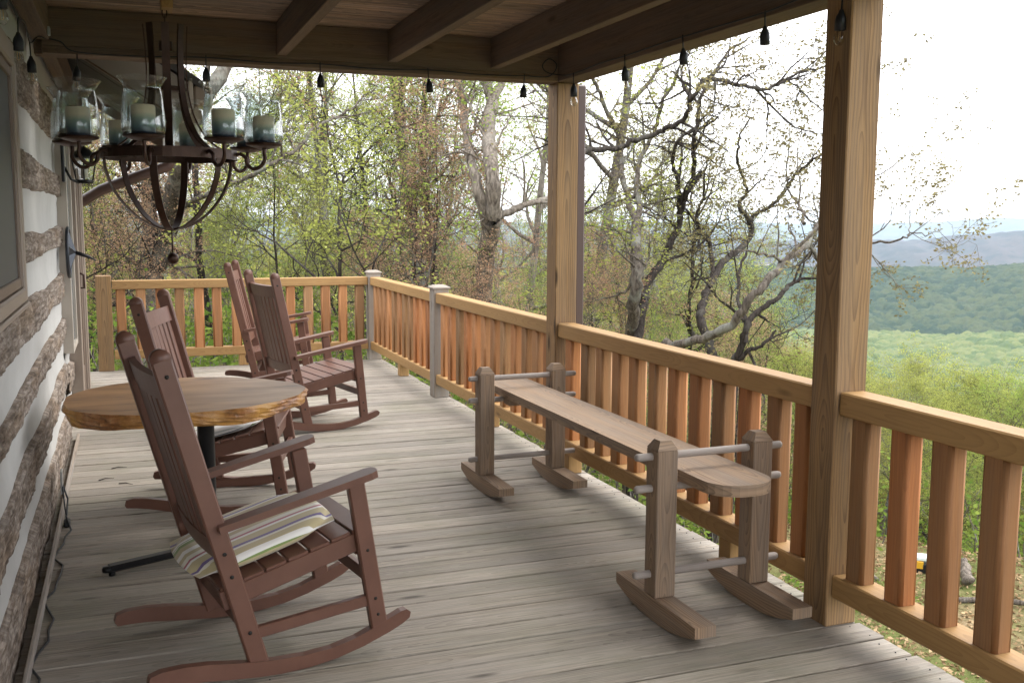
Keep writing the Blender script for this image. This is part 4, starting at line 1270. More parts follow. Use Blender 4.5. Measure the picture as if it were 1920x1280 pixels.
Zr = lambda D, px: 1.55 - (px / 1900.0) * D      # height of a line of sight px pixels under the horizon at distance D
# valley woods (bright green) rising gently from the valley floor
def z_valley(az, t):
    return -119 + 16 * sstep(0, 1, t) + prof1(5, az, .3, 4) * t
hill('valley_woods', -14, 68, 800, 640, 985, 140, z_valley, 8, 6, hill_mat('valley_canopy', [(0.03, 0.052, 0.018), (0.07, 0.10, 0.03), (0.13, 0.145, 0.05)]), 11)
def z_ridge(az, t):
    crest = -58 + 12 * sstep(44, 52, az) + prof1(6, az, .16, 5) + 4 * sstep(30, 20, az) + prof1(9, az, 1.1, 1.6)
    s = np.sin(np.clip(t / .62, 0, 1) * math.pi / 2) ** 1.15
    zz = -118 + (crest + 118) * s
    zz = np.where(t > .62, zz - (t - .62) * 60, zz)
    return zz + prof1(8, az + t * 9, .8, 5) * np.sin(np.clip(t / .62, 0, 1) * math.pi)
hill('forested_ridge', -14, 68, 1000, 1010, 1480, 190, z_ridge, 7.5, 6.5, hill_mat('ridge_canopy', [(0.006, 0.020, 0.010), (0.016, 0.034, 0.014), (0.052, 0.064, 0.024)], patch=.012), 21)
def z_mid(az, t):
    crest = -28 + prof1(31, az, .12, 12) - 26 * sstep(49.0, 40.5, az) + prof1(32, az, .7, 3)
    s = np.sin(np.clip(t / .6, 0, 1) * math.pi / 2)
    zz = -150 + (crest + 150) * s
    return np.where(t > .6, zz - (t - .6) * 160, zz) + prof1(33, az * 1.0 + t * 6, .9, 9) * np.sin(np.clip(t / .6, 0, 1) * math.pi)
hill('blue_mountain', -14, 68, 500, 2300, 3500, 60, z_mid, 30, 8, hill_mat('mountain_canopy', [(0.012, 0.018, 0.016), (0.022, 0.024, 0.022), (0.055, 0.042, 0.038)], (0.0023, 0.66, (0.26, 0.22, 0.17)), .003), 41)
def z_far(az, t):
    crest = 2 + prof1(51, az, .13, 16) - 22 * sstep(46.5, 42, az) + prof1(52, az, .5, 4)
    s = np.sin(np.clip(t / .6, 0, 1) * math.pi / 2)
    return np.where(t > .6, -60 + (crest + 60) * s - (t - .6) * 200, -150 + (crest + 150) * s)
hill('far_mountains', -14, 68, 300, 5200, 7200, 30, z_far, 60, 8, hill_mat('far_canopy', [(0.03, 0.035, 0.028), (0.04, 0.05, 0.035), (0.07, 0.07, 0.055)], None, .002), 61)

# ------------------------------------------------------------------ tree builder
class Tubes:
    def __init__(s): s.V, s.F, s.n = [], [], 0
    def tube(s, P, r, k):
        P = np.asarray(P, float); m = len(P)
        d = np.gradient(P, axis=0); d /= np.linalg.norm(d, axis=1, keepdims=True) + 1e-9
        ref = np.array([0.3, 0.2, 1.0]) if abs(d[0, 2]) < .8 else np.array([1.0, 0.2, 0.1])
        a = np.cross(d, ref); a /= np.linalg.norm(a, axis=1, keepdims=True) + 1e-9
        b = np.cross(d, a)
        t = np.arange(k) * 2 * np.pi / k
        ring = a[:, None, :] * np.cos(t)[None, :, None] + b[:, None, :] * np.sin(t)[None, :, None]
        V = P[:, None, :] + ring * np.asarray(r)[:, None, None]
        s.V.append(V.reshape(-1, 3))
        I, J = np.meshgrid(np.arange(m - 1), np.arange(k), indexing='ij'); K2 = (J + 1) % k
        s.F.append((np.stack([I * k + J, I * k + K2, (I + 1) * k + K2, (I + 1) * k + J], -1).reshape(-1, 4)) + s.n)
        s.n += m * k
    def mesh(s, name, mat): return np_mesh(name, np.concatenate(s.V), np.concatenate(s.F), mat, True)

def path(rs, p, d, L, n, wander, up=0.0):
    P = [np.array(p, float)]; d = np.array(d, float); d /= np.linalg.norm(d)
    for i in range(n):
        d = d + rs.randn(3) * wander + np.array([0, 0, up]); d /= np.linalg.norm(d)
        P.append(P[-1] + d * L / n)
    return np.array(P), d
def side_dir(rs, d, ang):
    a = rs.randn(3); a -= d * a.dot(d); a /= np.linalg.norm(a)
    return d * math.cos(ang) + a * math.sin(ang)
def sprout(rs, T, tips, P, r, level, maxlev, counts, lens, wander, start=0.25, up=0.03):
    """side shoots along polyline P whose radii are r"""
    n = counts[level]; m = len(P)
    for q in range(n):
        t = start + (1 - start) * (q + rs.rand()) / n
        f = t * (m - 1); i = min(int(f), m - 2); w = f - i
        p = P[i] * (1 - w) + P[i + 1] * w; rr = r[i] * (1 - w) + r[i + 1] * w
        d = P[i + 1] - P[i]; d /= np.linalg.norm(d) + 1e-9
        L = lens[level] * (.55 + .8 * rs.rand()) * (1.1 - .45 * t)
        nd = side_dir(rs, d, math.radians(38 + 32 * rs.rand()))
        k = (7, 5, 4, 3)[min(level, 3)]; seg = (7, 5, 4, 3)[min(level, 3)]
        Q, _ = path(rs, p, nd, L, seg, wander * (1 + .25 * level), up)
        r0 = min(rr * .7, .012 + L * .012); rad_ = np.linspace(r0, max(r0 * .25, .0025), seg + 1)
        T.tube(Q, rad_, k)
        if level < maxlev: sprout(rs, T, tips, Q, rad_, level + 1, maxlev, counts, lens, wander, .2, up)
        if level >= maxlev - 1:
            tips.append(Q[-1]); 
            if level == maxlev: tips.append(Q[len(Q) // 2])
def leaves(rs, tips, per, spread, size, name, mat, flat=.55):
    tips = np.asarray(tips); n = len(tips) * per
    c = np.repeat(tips, per, axis=0) + rs.randn(n, 3) * spread * np.array([1, 1, flat])
    a = rs.randn(n, 3); a[:, 2] *= .45; a /= np.linalg.norm(a, axis=1, keepdims=True)
    b = rs.randn(n, 3); b -= a * (a * b).sum(1, keepdims=True); b /= np.linalg.norm(b, axis=1, keepdims=True)
    s = size * (.55 + .9 * rs.rand(n, 1))
    a, b = a * s, b * s * .55
    V = np.stack([c - a, c - a * .1 + b, c + a, c - a * .1 - b], 1).reshape(-1, 3)
    F = np.arange(n * 4).reshape(-1, 4)
    return np_mesh(name, V, F, mat)
def tree_meshes(seed, H, r0, bark, n1=15, counts=(0, 7, 6, 4), lens=(0, 1.5, .66, .36), base=.25, per=3, spread=.05, size=.023, lean=.05, limb=3.0, wander=.12, fork=False):
    rs = np.random.RandomState(seed); T = Tubes(); tips = []
    P, _ = path(rs, (0, 0, -.3), (rs.randn() * lean, rs.randn() * lean, 1), H, 14, .055, .06)
    r = r0 * (1 - np.linspace(0, 1, 15) ** 1.1 * .93); r[0] *= 1.35
    T.tube(P, r, 9)
    for q in range(n1):
        t = base + (1 - base) * (q + rs.rand()) / n1
        f = t * 14; i = min(int(f), 13); w = f - i; p = P[i] * (1 - w) + P[i + 1] * w; rr = r[i] * (1 - w) + r[i + 1] * w
        L = limb * (.6 + .7 * rs.rand()) * (1.15 - .75 * t) * (H / 10)
        az = rs.rand() * 6.283; el = .25 + .9 * rs.rand() * t + .1
        Q, _ = path(rs, p, (math.cos(az) * math.cos(el), math.sin(az) * math.cos(el), math.sin(el)), L, 8, wander, .05)
        ra = np.linspace(min(rr * .6, .02 + L * .014), .006, 9)
        T.tube(Q, ra, 6)
        sprout(rs, T, tips, Q, ra, 1, len(counts) - 1, counts, lens, wander, .18, .04)
    return T.mesh('trunk', bark), leaves(rs, tips, per, spread, size, 'crown', L_MATS[0])

def place_tree(meshes, x, y, s, rz, leafmat, label, group, name='tree', zoff=0.0, sz=1.0):
    z = float(ground_z(x, y))
    o = empty(name, (x, y, z + zoff), rz, label, 'tree', group)
    o.scale = (s, s, s * sz)
    t = inst('trunk', meshes[0], o); c = inst('crown', meshes[1], o)
    c.material_slots[0].link = 'OBJECT'; c.material_slots[0].material = L_MATS[leafmat]
    return o

variants = [tree_meshes(101, 13, .17, M['bark']), tree_meshes(102, 15, .15, M['bark'], base=.35), tree_meshes(103, 11, .11, M['bark_dark'], lean=.14),
            tree_meshes(104, 14, .16, M['bark_pale'], base=.3), tree_meshes(105, 9, .07, M['bark_dark'], n1=13, base=.15, limb=3.2, lean=.2), tree_meshes(106, 7, .05, M['bark'], n1=12, base=.1, limb=3.4, lean=.15, per=4)]

variants += [tree_meshes(107, 10, .12, M['bark'], n1=18, base=.3, limb=3.6, per=4, spread=.08, size=.030), tree_meshes(108, 9, .09, M['bark_dark'], n1=18, base=.2, limb=3.6, lean=.12, per=4, spread=.08, size=.028)]
HV = [max(v_.co.z for v_ in t_[1].vertices) for t_ in variants]

# ------------------------------------------------------------------ traced near trees (each a real 3-D skeleton)
HERO = {"A":[[0.142,0.134,[[4.8,14.02,-0.88],[5.1,14.77,-0.34],[5.22,15.05,0.26],[5.13,14.71,0.87],[5.04,14.19,1.34],[4.99,13.99,1.54]]],[0.083,0.043,[[4.98,14.16,1.4],[4.77,13.89,1.86],[4.71,13.98,2.2],[4.74,14.31,2.56],[4.89,14.93,3.05],[5.0,15.5,3.51],[5.04,15.76,3.75],[5.05,16.02,4.28],[4.93,15.98,4.68],[4.71,15.5,5.14]]],[0.118,0.095,[[5.0,13.95,1.59],[4.92,13.77,2.05],[4.97,14.07,2.55],[5.15,14.62,3.03],[5.32,14.9,3.3]]],[0.079,0.047,[[5.29,14.84,3.25],[5.36,15.28,3.69],[5.36,15.48,4.3],[5.15,15.01,4.84]]],[0.079,0.047,[[5.32,14.9,3.3],[5.54,15.18,3.62],[5.72,15.41,4.23],[5.76,15.12,4.75]]],[0.063,0.024,[[5.02,14.01,1.52],[5.24,13.91,1.66],[5.56,14.01,1.78],[5.94,14.22,1.86],[6.34,14.42,2.03],[6.65,14.51,2.09]]],[0.016,0.008,[[4.69,14.28,2.47],[4.58,14.62,2.52],[4.41,14.91,2.41],[4.26,15.17,2.28]]],[0.02,0.008,[[5.0,15.5,3.51],[4.83,16.19,3.7],[4.69,16.66,3.84],[4.41,17.0,3.78]]]],"B":[[0.103,0.081,[[7.82,14.99,-1.19],[7.51,14.37,-0.31],[7.28,13.89,0.24],[7.22,13.71,0.64],[7.26,13.82,1.01],[7.4,14.11,1.32],[7.54,14.35,1.51]]],[0.058,0.027,[[7.53,14.33,1.5],[7.59,14.65,1.72],[7.67,14.94,1.93],[7.79,15.37,2.31],[7.86,15.59,2.67],[7.78,15.63,3.07],[7.6,15.6,3.34],[7.4,15.48,3.62],[7.27,15.4,3.79],[7.05,15.19,4.11]]],[0.054,0.022,[[7.53,14.33,1.5],[7.71,14.59,1.7],[7.86,14.94,1.98],[8.02,15.3,2.36],[8.19,15.44,2.65],[8.4,15.48,2.95],[8.46,15.4,3.22],[8.43,15.18,3.53],[8.53,15.08,3.72],[8.52,14.81,4.06]]],[0.027,0.009,[[7.17,13.72,0.68],[7.08,13.83,0.47],[6.99,14.02,0.38],[6.91,14.27,0.32]]],[0.022,0.009,[[7.71,14.57,1.68],[7.91,14.49,1.6],[8.34,14.68,1.61],[8.81,14.94,1.62]]],[0.031,0.022,[[7.26,13.7,0.66],[7.34,13.72,0.8],[7.41,13.75,0.88]]]],"C":[[0.084,0.042,[[7.43,14.11,-0.86],[7.44,14.05,-0.35],[7.78,14.51,0.25],[8.04,14.83,0.56],[8.34,14.98,0.83],[8.6,15.16,1.14],[8.82,15.25,1.47],[8.85,15.17,1.83],[8.87,15.03,2.08],[9.01,14.96,2.27],[9.05,14.9,2.38]]],[0.042,0.013,[[8.93,14.98,2.18],[8.72,14.64,2.53],[8.54,14.37,2.8],[8.53,14.22,3.12],[8.55,14.21,3.45],[8.83,14.42,3.73],[9.18,14.74,4.04],[9.62,15.14,4.37],[10.1,15.48,4.61],[10.39,15.63,4.74]]],[0.042,0.017,[[8.85,15.24,1.61],[8.74,15.12,1.9],[8.58,14.89,2.19],[8.36,14.67,2.41],[8.2,14.4,2.66],[8.28,14.24,2.87],[8.75,14.35,3.05],[9.06,14.46,3.21]]],[0.021,0.008,[[8.86,15.19,1.79],[9.14,15.31,1.55],[9.36,15.38,1.32]]],[0.021,0.008,[[8.77,15.24,1.43],[8.5,15.29,1.61],[8.29,15.55,1.58]]]],"D":[[0.075,0.048,[[5.21,11.76,-0.55],[5.12,11.65,0.29],[5.62,12.77,1.27],[5.59,12.68,2.13],[5.38,12.13,2.65],[5.32,11.89,3.09],[5.45,12.27,3.74]]],[0.038,0.031,[[5.5,12.48,2.33],[5.64,12.41,2.43],[6.08,12.58,2.49],[6.42,12.76,2.53],[6.65,12.79,2.64],[6.94,12.78,2.72],[7.08,12.65,2.81],[7.18,12.44,2.87],[7.18,12.25,3.01],[7.17,12.17,3.13],[7.2,12.01,3.26],[7.24,11.94,3.4]]],[0.031,0.005,[[7.24,11.94,3.4],[7.27,11.68,3.36],[7.33,11.29,3.26],[7.49,11.0,3.17],[7.66,10.97,3.22],[7.86,11.03,3.32],[8.17,11.16,3.43],[8.52,11.33,3.52],[9.32,11.66,3.68],[9.86,11.77,3.9],[10.2,11.9,4.21]]],[0.017,0.009,[[7.49,11.0,3.17],[7.59,10.96,3.1],[7.66,10.97,3.01]]],[0.014,0.005,[[7.93,11.04,3.31],[8.25,11.13,3.15],[8.58,11.29,3.04],[8.93,11.46,2.96]]],[0.014,0.007,[[7.33,11.3,3.27],[7.4,11.22,3.37],[7.43,11.11,3.3],[7.48,11.01,3.18]]],[0.027,0.014,[[7.17,12.17,3.13],[7.14,12.25,3.32],[7.14,12.37,3.51],[7.26,12.48,3.74]]]],"E":[[0.08,0.013,[[8.64,13.61,-1.11],[8.35,13.35,-0.51],[8.31,13.37,-0.29],[8.23,13.51,0.02],[8.44,13.81,0.26],[8.77,14.16,0.45],[9.09,14.5,0.66],[9.43,14.8,0.83],[9.86,15.09,1.0],[10.22,15.28,1.17],[10.35,15.36,1.37],[10.31,15.36,1.55],[10.15,15.31,1.67],[9.99,15.23,1.77],[10.02,15.2,1.89],[10.12,15.19,1.98],[9.92,14.99,2.22],[9.68,14.77,2.42],[9.48,14.56,2.59],[9.41,14.4,2.78],[9.37,14.28,2.98],[9.53,14.24,3.21]]],[0.042,0.017,[[10.31,15.36,1.55],[10.45,15.36,1.65],[10.64,15.29,1.79],[10.75,15.11,1.95],[10.71,14.75,2.22],[10.65,14.45,2.38],[10.59,14.07,2.5],[10.5,13.68,2.62]]],[0.042,0.013,[[9.02,14.43,0.61],[9.17,14.75,0.96],[9.18,14.86,1.19],[9.02,14.83,1.33],[8.92,14.81,1.5],[8.89,14.77,1.71],[8.97,14.74,1.89],[8.79,14.42,2.3],[8.78,14.27,2.5]]],[0.025,0.008,[[10.22,15.28,1.17],[10.02,15.24,1.25],[9.79,15.15,1.21],[9.69,15.12,1.27]]],[0.013,0.004,[[9.71,14.81,2.38],[9.95,14.8,2.47],[10.05,14.65,2.64],[10.02,14.4,2.89],[10.13,14.27,2.92]]]],"F":[[0.063,0.033,[[6.81,12.23,-0.49],[6.77,11.67,-0.12],[6.78,11.05,0.06],[6.85,10.63,0.23],[6.88,10.39,0.43],[6.95,10.24,0.63],[7.09,10.21,0.79],[7.31,10.28,0.94],[7.6,10.44,1.1],[7.91,10.62,1.2],[8.17,10.79,1.36],[8.47,10.99,1.52],[8.83,11.18,1.7],[9.17,11.36,1.93]]],[0.026,0.011,[[8.11,10.88,1.5],[8.2,11.03,1.64],[8.2,11.15,1.78],[8.1,11.25,1.95],[8.04,11.26,2.01]]],[0.022,0.004,[[8.17,10.79,1.36],[8.48,10.77,1.27],[8.7,10.52,1.26],[8.73,10.27,1.28],[8.71,9.86,1.31],[8.72,9.7,1.36],[8.76,9.69,1.41],[8.82,9.42,1.4],[8.95,9.4,1.44]]],[0.009,0.004,[[8.76,9.69,1.41],[8.9,9.87,1.58],[9.05,10.07,1.72]]],[0.018,0.004,[[8.55,11.04,1.56],[8.99,11.24,1.79],[9.32,11.22,2.0],[9.48,11.11,2.18],[9.59,10.84,2.35],[9.65,10.61,2.42]]],[0.026,0.011,[[8.01,10.69,1.27],[8.15,10.68,1.13],[8.22,10.67,1.0],[8.32,10.7,0.83]]],[0.022,0.007,[[7.47,10.37,1.04],[7.12,10.21,1.14],[6.82,10.1,1.18],[6.57,10.05,1.13]]]],"G":[[0.055,0.017,[[7.22,11.0,-0.54],[7.1,10.75,-0.18],[7.11,10.64,0.12],[7.2,10.65,0.29],[7.35,10.7,0.44],[7.59,10.74,0.54],[7.86,10.89,0.65],[8.14,11.07,0.74],[8.5,11.25,0.78],[8.8,11.36,0.75]]],[0.034,0.014,[[7.1,10.72,-0.17],[7.16,10.53,-0.03],[7.28,10.44,0.05],[7.46,10.46,0.2]]],[0.031,0.014,[[7.12,10.6,0.06],[7.18,10.72,0.31],[7.24,10.93,0.46],[7.39,11.22,0.68],[7.61,11.5,0.94],[7.78,11.64,1.14]]]],"H":[[0.047,0.021,[[10.33,17.21,-1.67],[9.88,16.54,-0.74],[9.63,16.17,-0.27],[9.48,15.89,0.41],[9.6,16.05,0.83],[9.93,16.58,1.33],[10.26,17.27,1.82],[10.52,17.74,2.31]]]],"J":[[0.171,0.09,[[0.24,16.3,-0.82],[0.34,17.75,0.21],[0.5,18.03,0.81],[0.67,17.59,1.44],[0.74,16.86,2.03],[0.87,16.33,2.57],[1.2,16.29,3.3],[1.5,16.47,3.81],[1.78,16.7,4.42],[1.93,16.45,5.03]]],[0.041,0.01,[[0.7,17.38,1.61],[1.13,16.45,1.87],[1.51,15.38,2.04],[1.74,14.87,2.17],[2.0,14.64,2.32],[2.3,14.71,2.51],[2.59,15.01,2.82],[2.98,15.45,3.04],[3.31,15.78,3.23],[3.61,16.03,3.46],[3.82,16.18,3.64]]],[0.049,0.02,[[0.42,18.0,0.55],[0.1,17.92,0.82],[-0.29,17.39,1.14],[-0.5,16.87,1.44]]],[0.041,0.02,[[0.52,18.02,0.9],[0.76,17.88,0.73],[0.91,17.65,0.56]]]],"K":[[0.017,0.006,[[3.08,13.73,0.15],[2.94,13.21,0.8],[2.67,13.13,1.34],[2.65,13.57,1.74],[2.57,14.14,2.21],[2.51,14.43,2.58]]],[0.015,0.004,[[3.07,13.65,0.24],[3.06,13.29,0.91],[3.39,13.75,1.4],[3.68,14.34,1.81],[3.89,14.82,2.19],[4.08,15.1,2.52]]],[0.018,0.006,[[2.44,13.04,0.52],[2.19,12.87,0.83],[1.88,13.36,1.16],[1.64,14.19,1.37],[1.36,15.01,1.6]]]],"L":[[0.04,0.011,[[3.31,16.79,-0.5],[3.16,16.02,0.78],[3.48,17.44,2.06],[3.77,17.47,2.53],[4.06,16.8,2.87],[4.23,16.31,3.02],[4.54,15.89,3.11]]],[0.027,0.009,[[3.48,17.44,2.06],[3.46,17.99,2.56],[3.32,17.97,3.29],[3.15,17.45,3.77]]]]}
HLAB = dict(A=('grey forked oak trunk with a long side limb left of the corner porch post', 'bark_pale', 1, 'oak_tree'),
            B=('upright oak forking into two dark curved stems just right of the corner porch post', 'bark', 0, 'oak_tree'),
            C=('tall leaning oak whose trunk ends in a broken stub between the porch posts', 'bark_dark', 6, 'oak_tree'),
            D=('tree hidden behind the corner post with one long sinuous limb crossing the sky', 'bark_dark', 6, 'oak_tree'),
            E=('crooked dark tree with an S shaped stem and a rising branch between the porch posts', 'bark_dark', 6, 'crooked_tree'),
            F=('thick trunk leaning strongly to the right behind the rocking bench railing', 'bark', 6, 'leaning_tree'),
            G=('lower leaning tree with flaring limbs beneath the thick leaning trunk', 'bark_dark', 6, 'leaning_tree'),
            H=('thin straight dark trunk between the forked oak and the crooked tree', 'bark_dark', 0, 'slender_tree'),
            J=('broad oak trunk behind the chandelier with a long limb sweeping up', 'bark', 0, 'oak_tree'),
            K=('slender bare stems curving up just beyond the far corner of the railing', 'bark_dark', 0, 'slender_tree'),
            L=('slim tree with an arching branch beyond the middle of the far railing', 'bark_dark', 0, 'slender_tree'))
for hi, (key, limbs) in enumerate(HERO.items()):
    lab, bark, lm, nm = HLAB[key]
    rs = np.random.RandomState(500 + hi)
    base = limbs[0][2][0]; bx, by = base[0], base[1]; gz0 = float(ground_z(bx, by))
    T = Tubes(); tips = []; O = np.array([bx, by, gz0])
    for li, (r0, r1, pts) in enumerate(limbs):
        P = [np.array(p) - O for p in pts]
        if li == 0: 
            P = [np.array([0.0, 0.0, -.4])] + [p for p in P if p[2] > .3]
        P = np.array(smooth([tuple(p) for p in P], 4)); m_ = len(P)
        jit = rs.randn(m_, 3) * .012; P = P + jit
        r = np.linspace(r0, r1, m_) * (1 + .06 * np.sin(np.arange(m_) * 1.7 + li) + rs.randn(m_) * .03)
        if li == 0: r[:4] *= np.array([1.5, 1.3, 1.15, 1.05])
        T.tube(P, r, 12 if r0 > .08 else (8 if r0 > .03 else 5))
        thick = r0 > .09 and r1 > .07
        L_ = float(np.linalg.norm(np.diff(P, axis=0), axis=1).sum())
        if li == 0 and key not in 'HKL': 
            sprout(rs, T, tips, P, r, 1, 3, (0, 3, 4, 4), (0, 1.6, .7, .35), .14, .45, .02)
        else:
            c1 = max(3, int(L_ * (2.4 if key in 'DEFG' else 2.9)))
            sprout(rs, T, tips, P, r, 1, 3, (0, c1, 4, 4), (0, 1.15, .55, .3), .15, .12 if r0 < .06 else .3, .03)
    o = empty(nm, (bx, by, gz0), 0, lab, 'tree')
    inst('trunk', T.mesh('trunk', M[bark]), o)
    per, sp_, sz_ = (5, .045, .022) if key in 'CDEFG' else (3, .07, .026)
    inst('crown', leaves(rs, tips, per, sp_, sz_, 'crown', L_MATS[lm]), o)

# ------------------------------------------------------------------ woods beyond the railings
rt = random.Random(11)
labels = {0: 'yellow green leafing tree in the dense wood beyond the far railing', 1: 'bright green leafing tree in the dense wood beyond the far railing',
          2: 'olive budding tree in the dense wood beyond the far railing', 3: 'pink budding tree in the wood beyond the far railing', 4: 'pale leafing tree in the wood beyond the far railing'}
labels_r = {0: 'yellow green tree crown on the steep slope below the side railing', 1: 'bright green tree crown on the steep slope below the side railing',
            2: 'olive gold tree crown on the steep slope below the side railing', 3: 'pink budding tree on the steep slope below the side railing', 4: 'pale leafing tree on the steep slope below the side railing'}
pts_ = []
HAZ = ((2.2, 16.5), (6, 15), (19.4, 15.5), (27.7, 17.5))      # keep the view of the big trunks open
def far_enough(x, y, dmin):
    a_ = math.degrees(math.atan2(x, y)); d_ = math.hypot(x, y)
    for ha, hd in HAZ:
        if abs(a_ - ha) < 3.2 * 17 / max(d_, 12) and d_ < hd + 1.5: return False
    for (a, b_) in pts_:
        if (a - x) ** 2 + (b_ - y) ** 2 < dmin * dmin: return False
    return True
cnt = 0
def zone(x, y):
    a_ = math.degrees(math.atan2(x, y)); d_ = math.hypot(x, y)
    z1 = 'behind the chandelier' if a_ < 6 else 'beyond the far railing corner' if a_ < 14 else 'around the forked oak' if a_ < 22 else 'right of the corner porch post' if a_ < 30 else 'behind the rocking bench' if a_ < 39 else 'below the right end of the railing'
    return ('deep in the wood ' if d_ > 42 else 'in the wood ' if d_ > 27 else 'near the deck ') + z1
def lab(col, kind, x, y):
    s_ = col + ' ' + kind + ' ' + zone(x, y)
    return s_, s_.replace(' ' + kind, ' ' + kind + 's')
COLS = {0: 'yellow green leafing', 1: 'bright green leafing', 2: 'olive budding', 3: 'pink budding', 4: 'pale leafing'}
# left and centre wood
tries = 0
while cnt < 80 and tries < 9000:
    tries += 1
    az = math.radians(rt.uniform(-11, 33)); d = 19.5 + 55 * rt.random() ** 1.05
    x, y = d * math.sin(az), d * math.cos(az)
    if x < 2 and y < 19: continue
    if not far_enough(x, y, 2.6 + d * .02): continue
    pts_.append((x, y)); cnt += 1
    v = rt.choice([0, 1, 2, 3, 0, 1, 4, 5] if d > 22 else [4, 5, 2, 4, 1])
    lm = rt.choices([0, 1, 2, 3, 4], [5, 3, 3, .6, 2])[0]
    s = rt.uniform(.8, 1.2)
    place_tree(variants[v], x, y, s, rt.uniform(0, 6.28), lm, *lab(COLS[lm], 'tree', x, y))
# understory near the far railing and behind the side railing
cnt = 0; tries = 0
while cnt < 30 and tries < 4000:
    tries += 1
    az = math.radians(rt.uniform(-9, 47)); d = rt.uniform(14, 30)
    x, y = d * math.sin(az), d * math.cos(az)
    if math.degrees(az) > 35: continue
    if y < 14 and x < 4: continue
    if not far_enough(x, y, 1.7): continue
    pts_.append((x, y)); cnt += 1
    lm = rt.choices([0, 1, 2, 3], [3, 3, 2, 1.1])[0]
    lb = {0: 'young yellow green understory tree close beyond the railing', 1: 'young bright green understory tree close beyond the railing', 2: 'young olive understory tree close beyond the railing', 3: 'young redbud with pink buds close beyond the railing'}[lm]
    place_tree(variants[rt.choice([5, 5, 4])], x, y, rt.uniform(.38, .68), rt.uniform(0, 6.28), lm, *lab('young ' + COLS[lm], 'tree', x, y), 'young_tree')
for (azd, d_, s_) in ((17.2, 15.8, .55), (22.3, 14.2, .5), (24.5, 17.5, .6), (14.5, 18.5, .6), (33.5, 21, .6), (-1.5, 15.5, .55), (1.0, 18.5, .7)):
    x, y = d_ * math.sin(math.radians(azd)), d_ * math.cos(math.radians(azd))
    place_tree(variants[5 if azd > 20 else 4], x, y, s_, azd, 3, *lab('pink budded redbud', 'tree', x, y), 'redbud_tree')
# downhill side: crowns seen from above
cnt = 0; tries = 0
while cnt < 150 and tries < 16000:
    tries += 1
    az = math.radians(rt.uniform(32, 62)); d = 20 + 70 * rt.random() ** 1.4
    x, y = d * math.sin(az), d * math.cos(az)
    dg = math.degrees(az)
    if not far_enough(x, y, 2.0 + d * .018): continue
    z = float(ground_z(x, y))
    # keep the tops under the line of sight to the hills
    top = 1.55 - d * (0.098 + .05 * rt.random())
    if dg < 36: top += 1.2
    H = top - z
    if H < 2.5: continue
    H = min(H, 13)
    v = rt.choice([6, 7])
    hv = HV[v]
    s = H / hv
    if s < .3: continue
    pts_.append((x, y)); cnt += 1
    lm = rt.choices([0, 1, 2, 3, 4], [6, 3, 4, .5, .8])[0]
    place_tree(variants[v], x, y, max(s, .45), rt.uniform(0, 6.28), lm, *lab(COLS[lm] + ' downhill', 'tree', x, y), sz=s / max(s, .45))
# ------------------------------------------------------------------ undergrowth and valley-side woods as masses
rs = np.random.RandomState(77)
n = 5200
az = np.radians(rs.uniform(-12, 60, n)); d = 12.5 + 34 * rs.rand(n) ** 1.2
x, y = d * np.sin(az), d * np.cos(az)
dg = np.degrees(az)
keep = ~((dg > 33) & (d < 18.5 + 2 * np.sin(dg * .9))) & ~((x < 3.2) & (y < 12.6)) & (G3(x * .3, y * .3) > -.35)
x, y = x[keep], y[keep]; z = ground_z(x, y)
tips = np.stack([x, y, z + rs.rand(len(x)) ** 1.5 * 1.3 + .1], -1)
under = inst('undergrowth', leaves(rs, tips, 16, .30, .05, 'undergrowth', L_MATS[5], .7)); tag(under, kind='stuff')
# stems in the undergrowth
T = Tubes()
for i in range(0, len(x), 4):
    P, _ = path(rs, (x[i], y[i], z[i] - .1), (rs.randn() * .3, rs.randn() * .3, 1), .8 + 1.4 * rs.rand(), 4, .16)
    T.tube(P, np.linspace(.014, .004, 5), 3)
tag(inst('undergrowth_stems', T.mesh('undergrowth_stems', M['bark'])), kind='stuff')
# woods filling the slope farther down
n = 900
az = np.radians(rs.uniform(-12, 64, n)); d = 78 + 330 * rs.rand(n) ** 1.1
x, y = d * np.sin(az), d * np.cos(az); z = ground_z(x, y)
hgt = 9 + 5 * rs.rand(n); dg = np.degrees(az)
lim = 1.55 - d * .135 - z; hgt = np.where(dg > 36, np.clip(np.minimum(hgt, lim), 2.5, 14), hgt)
blobs = []
for i in range(n):
    k_ = 34
    u = rs.randn(k_, 3); u /= np.linalg.norm(u, axis=1, keepdims=True); u *= (.55 + .5 * rs.rand(k_, 1))
    blobs.append(np.stack([x[i] + u[:, 0] * 3.6, y[i] + u[:, 1] * 3.6, z[i] + hgt[i] * .68 + u[:, 2] * hgt[i] * .36], -1))
blobs = np.concatenate(blobs)
tag(inst('slope_woods', leaves(rs, blobs, 7, .75, .26, 'slope_woods', L_MATS[2], .8)), kind='stuff')
T = Tubes()
for i in range(n):
    P, _ = path(rs, (x[i], y[i], z[i] - .3), (rs.randn() * .06, rs.randn() * .06, 1), hgt[i], 5, .06)
    T.tube(P, np.linspace(.16, .03, 6), 4)
    for q in range(5):
        j = rs.randint(2, 5); L2 = 3.2
        Q, _ = path(rs, P[j], (rs.randn(), rs.randn(), .7), L2, 3, .15); T.tube(Q, np.linspace(.06, .015, 4), 3)
tag(inst('slope_trunks', T.mesh('slope_trunks', M['bark'])), kind='stuff')
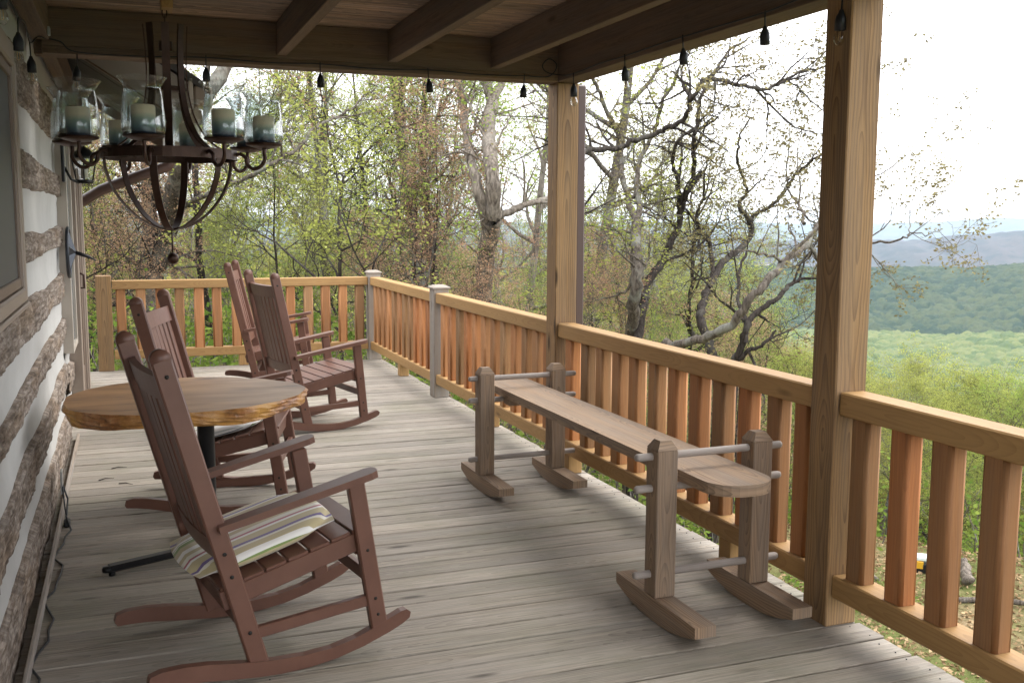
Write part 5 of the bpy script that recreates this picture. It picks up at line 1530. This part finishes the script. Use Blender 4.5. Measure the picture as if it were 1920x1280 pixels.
# leaf litter and grass tufts on the clearing
n = 9000
az = np.radians(rs.uniform(28, 62, n)); d = 7 + 14 * rs.rand(n)
x, y = d * np.sin(az), d * np.cos(az); keep = x > 3.2; x, y = x[keep], y[keep]
z = ground_z(x, y)
lit = leaves(rs, np.stack([x, y, z + .012], -1), 3, .09, .035, 'leaf_litter', leaf_mat('dry_leaf', (0.20, 0.13, 0.07), (0.42, 0.30, 0.17), .1), .05)
tag(inst('leaf_litter', lit), kind='stuff')
g_ = (G3(x * .5 + 4, y * .5) > .42) & (np.hypot(x, y) > 11)
tag(inst('grass_tufts', leaves(rs, np.stack([x[g_], y[g_], z[g_] + .05], -1), 7, .07, .03, 'grass_tufts', L_MATS[5], .5)), kind='stuff')

# small things on the clearing below
def on_ground(x, y): return Vector((x, y, float(ground_z(x, y))))
p = on_ground(11.8, 12.35)
bx_ = empty('tool_box', p, -.7, 'small black and yellow box with a pale lid standing at the edge of the clearing', 'box')
b = MB(); b.abox(-.17, .17, -.12, .12, 0, .15, 'x', .012); b.build('base', M['black'], bx_)
b = MB(); b.abox(-.172, -.02, -.123, .123, .06, .19, 'x', .012); b.build('yellow_panel', plain('yellow_plastic', (0.55, 0.30, 0.02), .4), bx_)
b = MB(); b.abox(-.15, .16, -.11, .11, .191, .26, 'x', .02); b.build('lid', plain('pale_plastic', (0.6, 0.66, 0.64), .4), bx_)
def lump(name, x, y, r, L, rz, el, mat, label, cat):
    b = MB(); pts = smooth([(-L / 2, 0, 0), (-L / 6, L * .05, .02), (L / 5, -L * .04, .01), (L / 2, L * .03, .03)], 4)
    rr_ = [r * (1 + .14 * math.sin(i * 1.9 + x)) * (1 - .35 * i / len(pts)) for i in range(len(pts))]
    b.tube(pts, rr_, 9); o = b.build(name, mat); o.location = on_ground(x, y) + Vector((0, 0, r * .7 + math.sin(el) * L / 2)); o.rotation_euler = (0, -el, rz); return tag(o, label, cat)
lump('weathered_stump', 12.05, 11.75, .10, .42, 1.1, .55, M['bark_pale'], 'short grey weathered stump leaning at the edge of the clearing', 'stump')
lump('fallen_branch', 11.0, 12.9, .03, 1.6, 1.2, .03, M['bark_pale'], 'pale fallen branch lying along the back edge of the clearing', 'branch')
lump('fallen_branch', 12.1, 10.6, .045, 2.2, -.6, .03, M['bark'], 'grey fallen branch at the right edge of the clearing', 'branch')

# ------------------------------------------------------------------ haze
hz = MB(); HR = 9800
hz.abox(-HR, HR, -HR, HR, -175, 60, 'x', 0.5)
k = N('haze_air')
vol = k.n('ShaderNodeVolumePrincipled'); vol.inputs['Color'].default_value = (0.68, 0.82, 1.0, 1); vol.inputs['Density'].default_value = 1.05e-4
vol.inputs['Anisotropy'].default_value = 0.2
hm = k.out(None, vol)
haze = hz.build('haze', hm); tag(haze, kind='stuff')
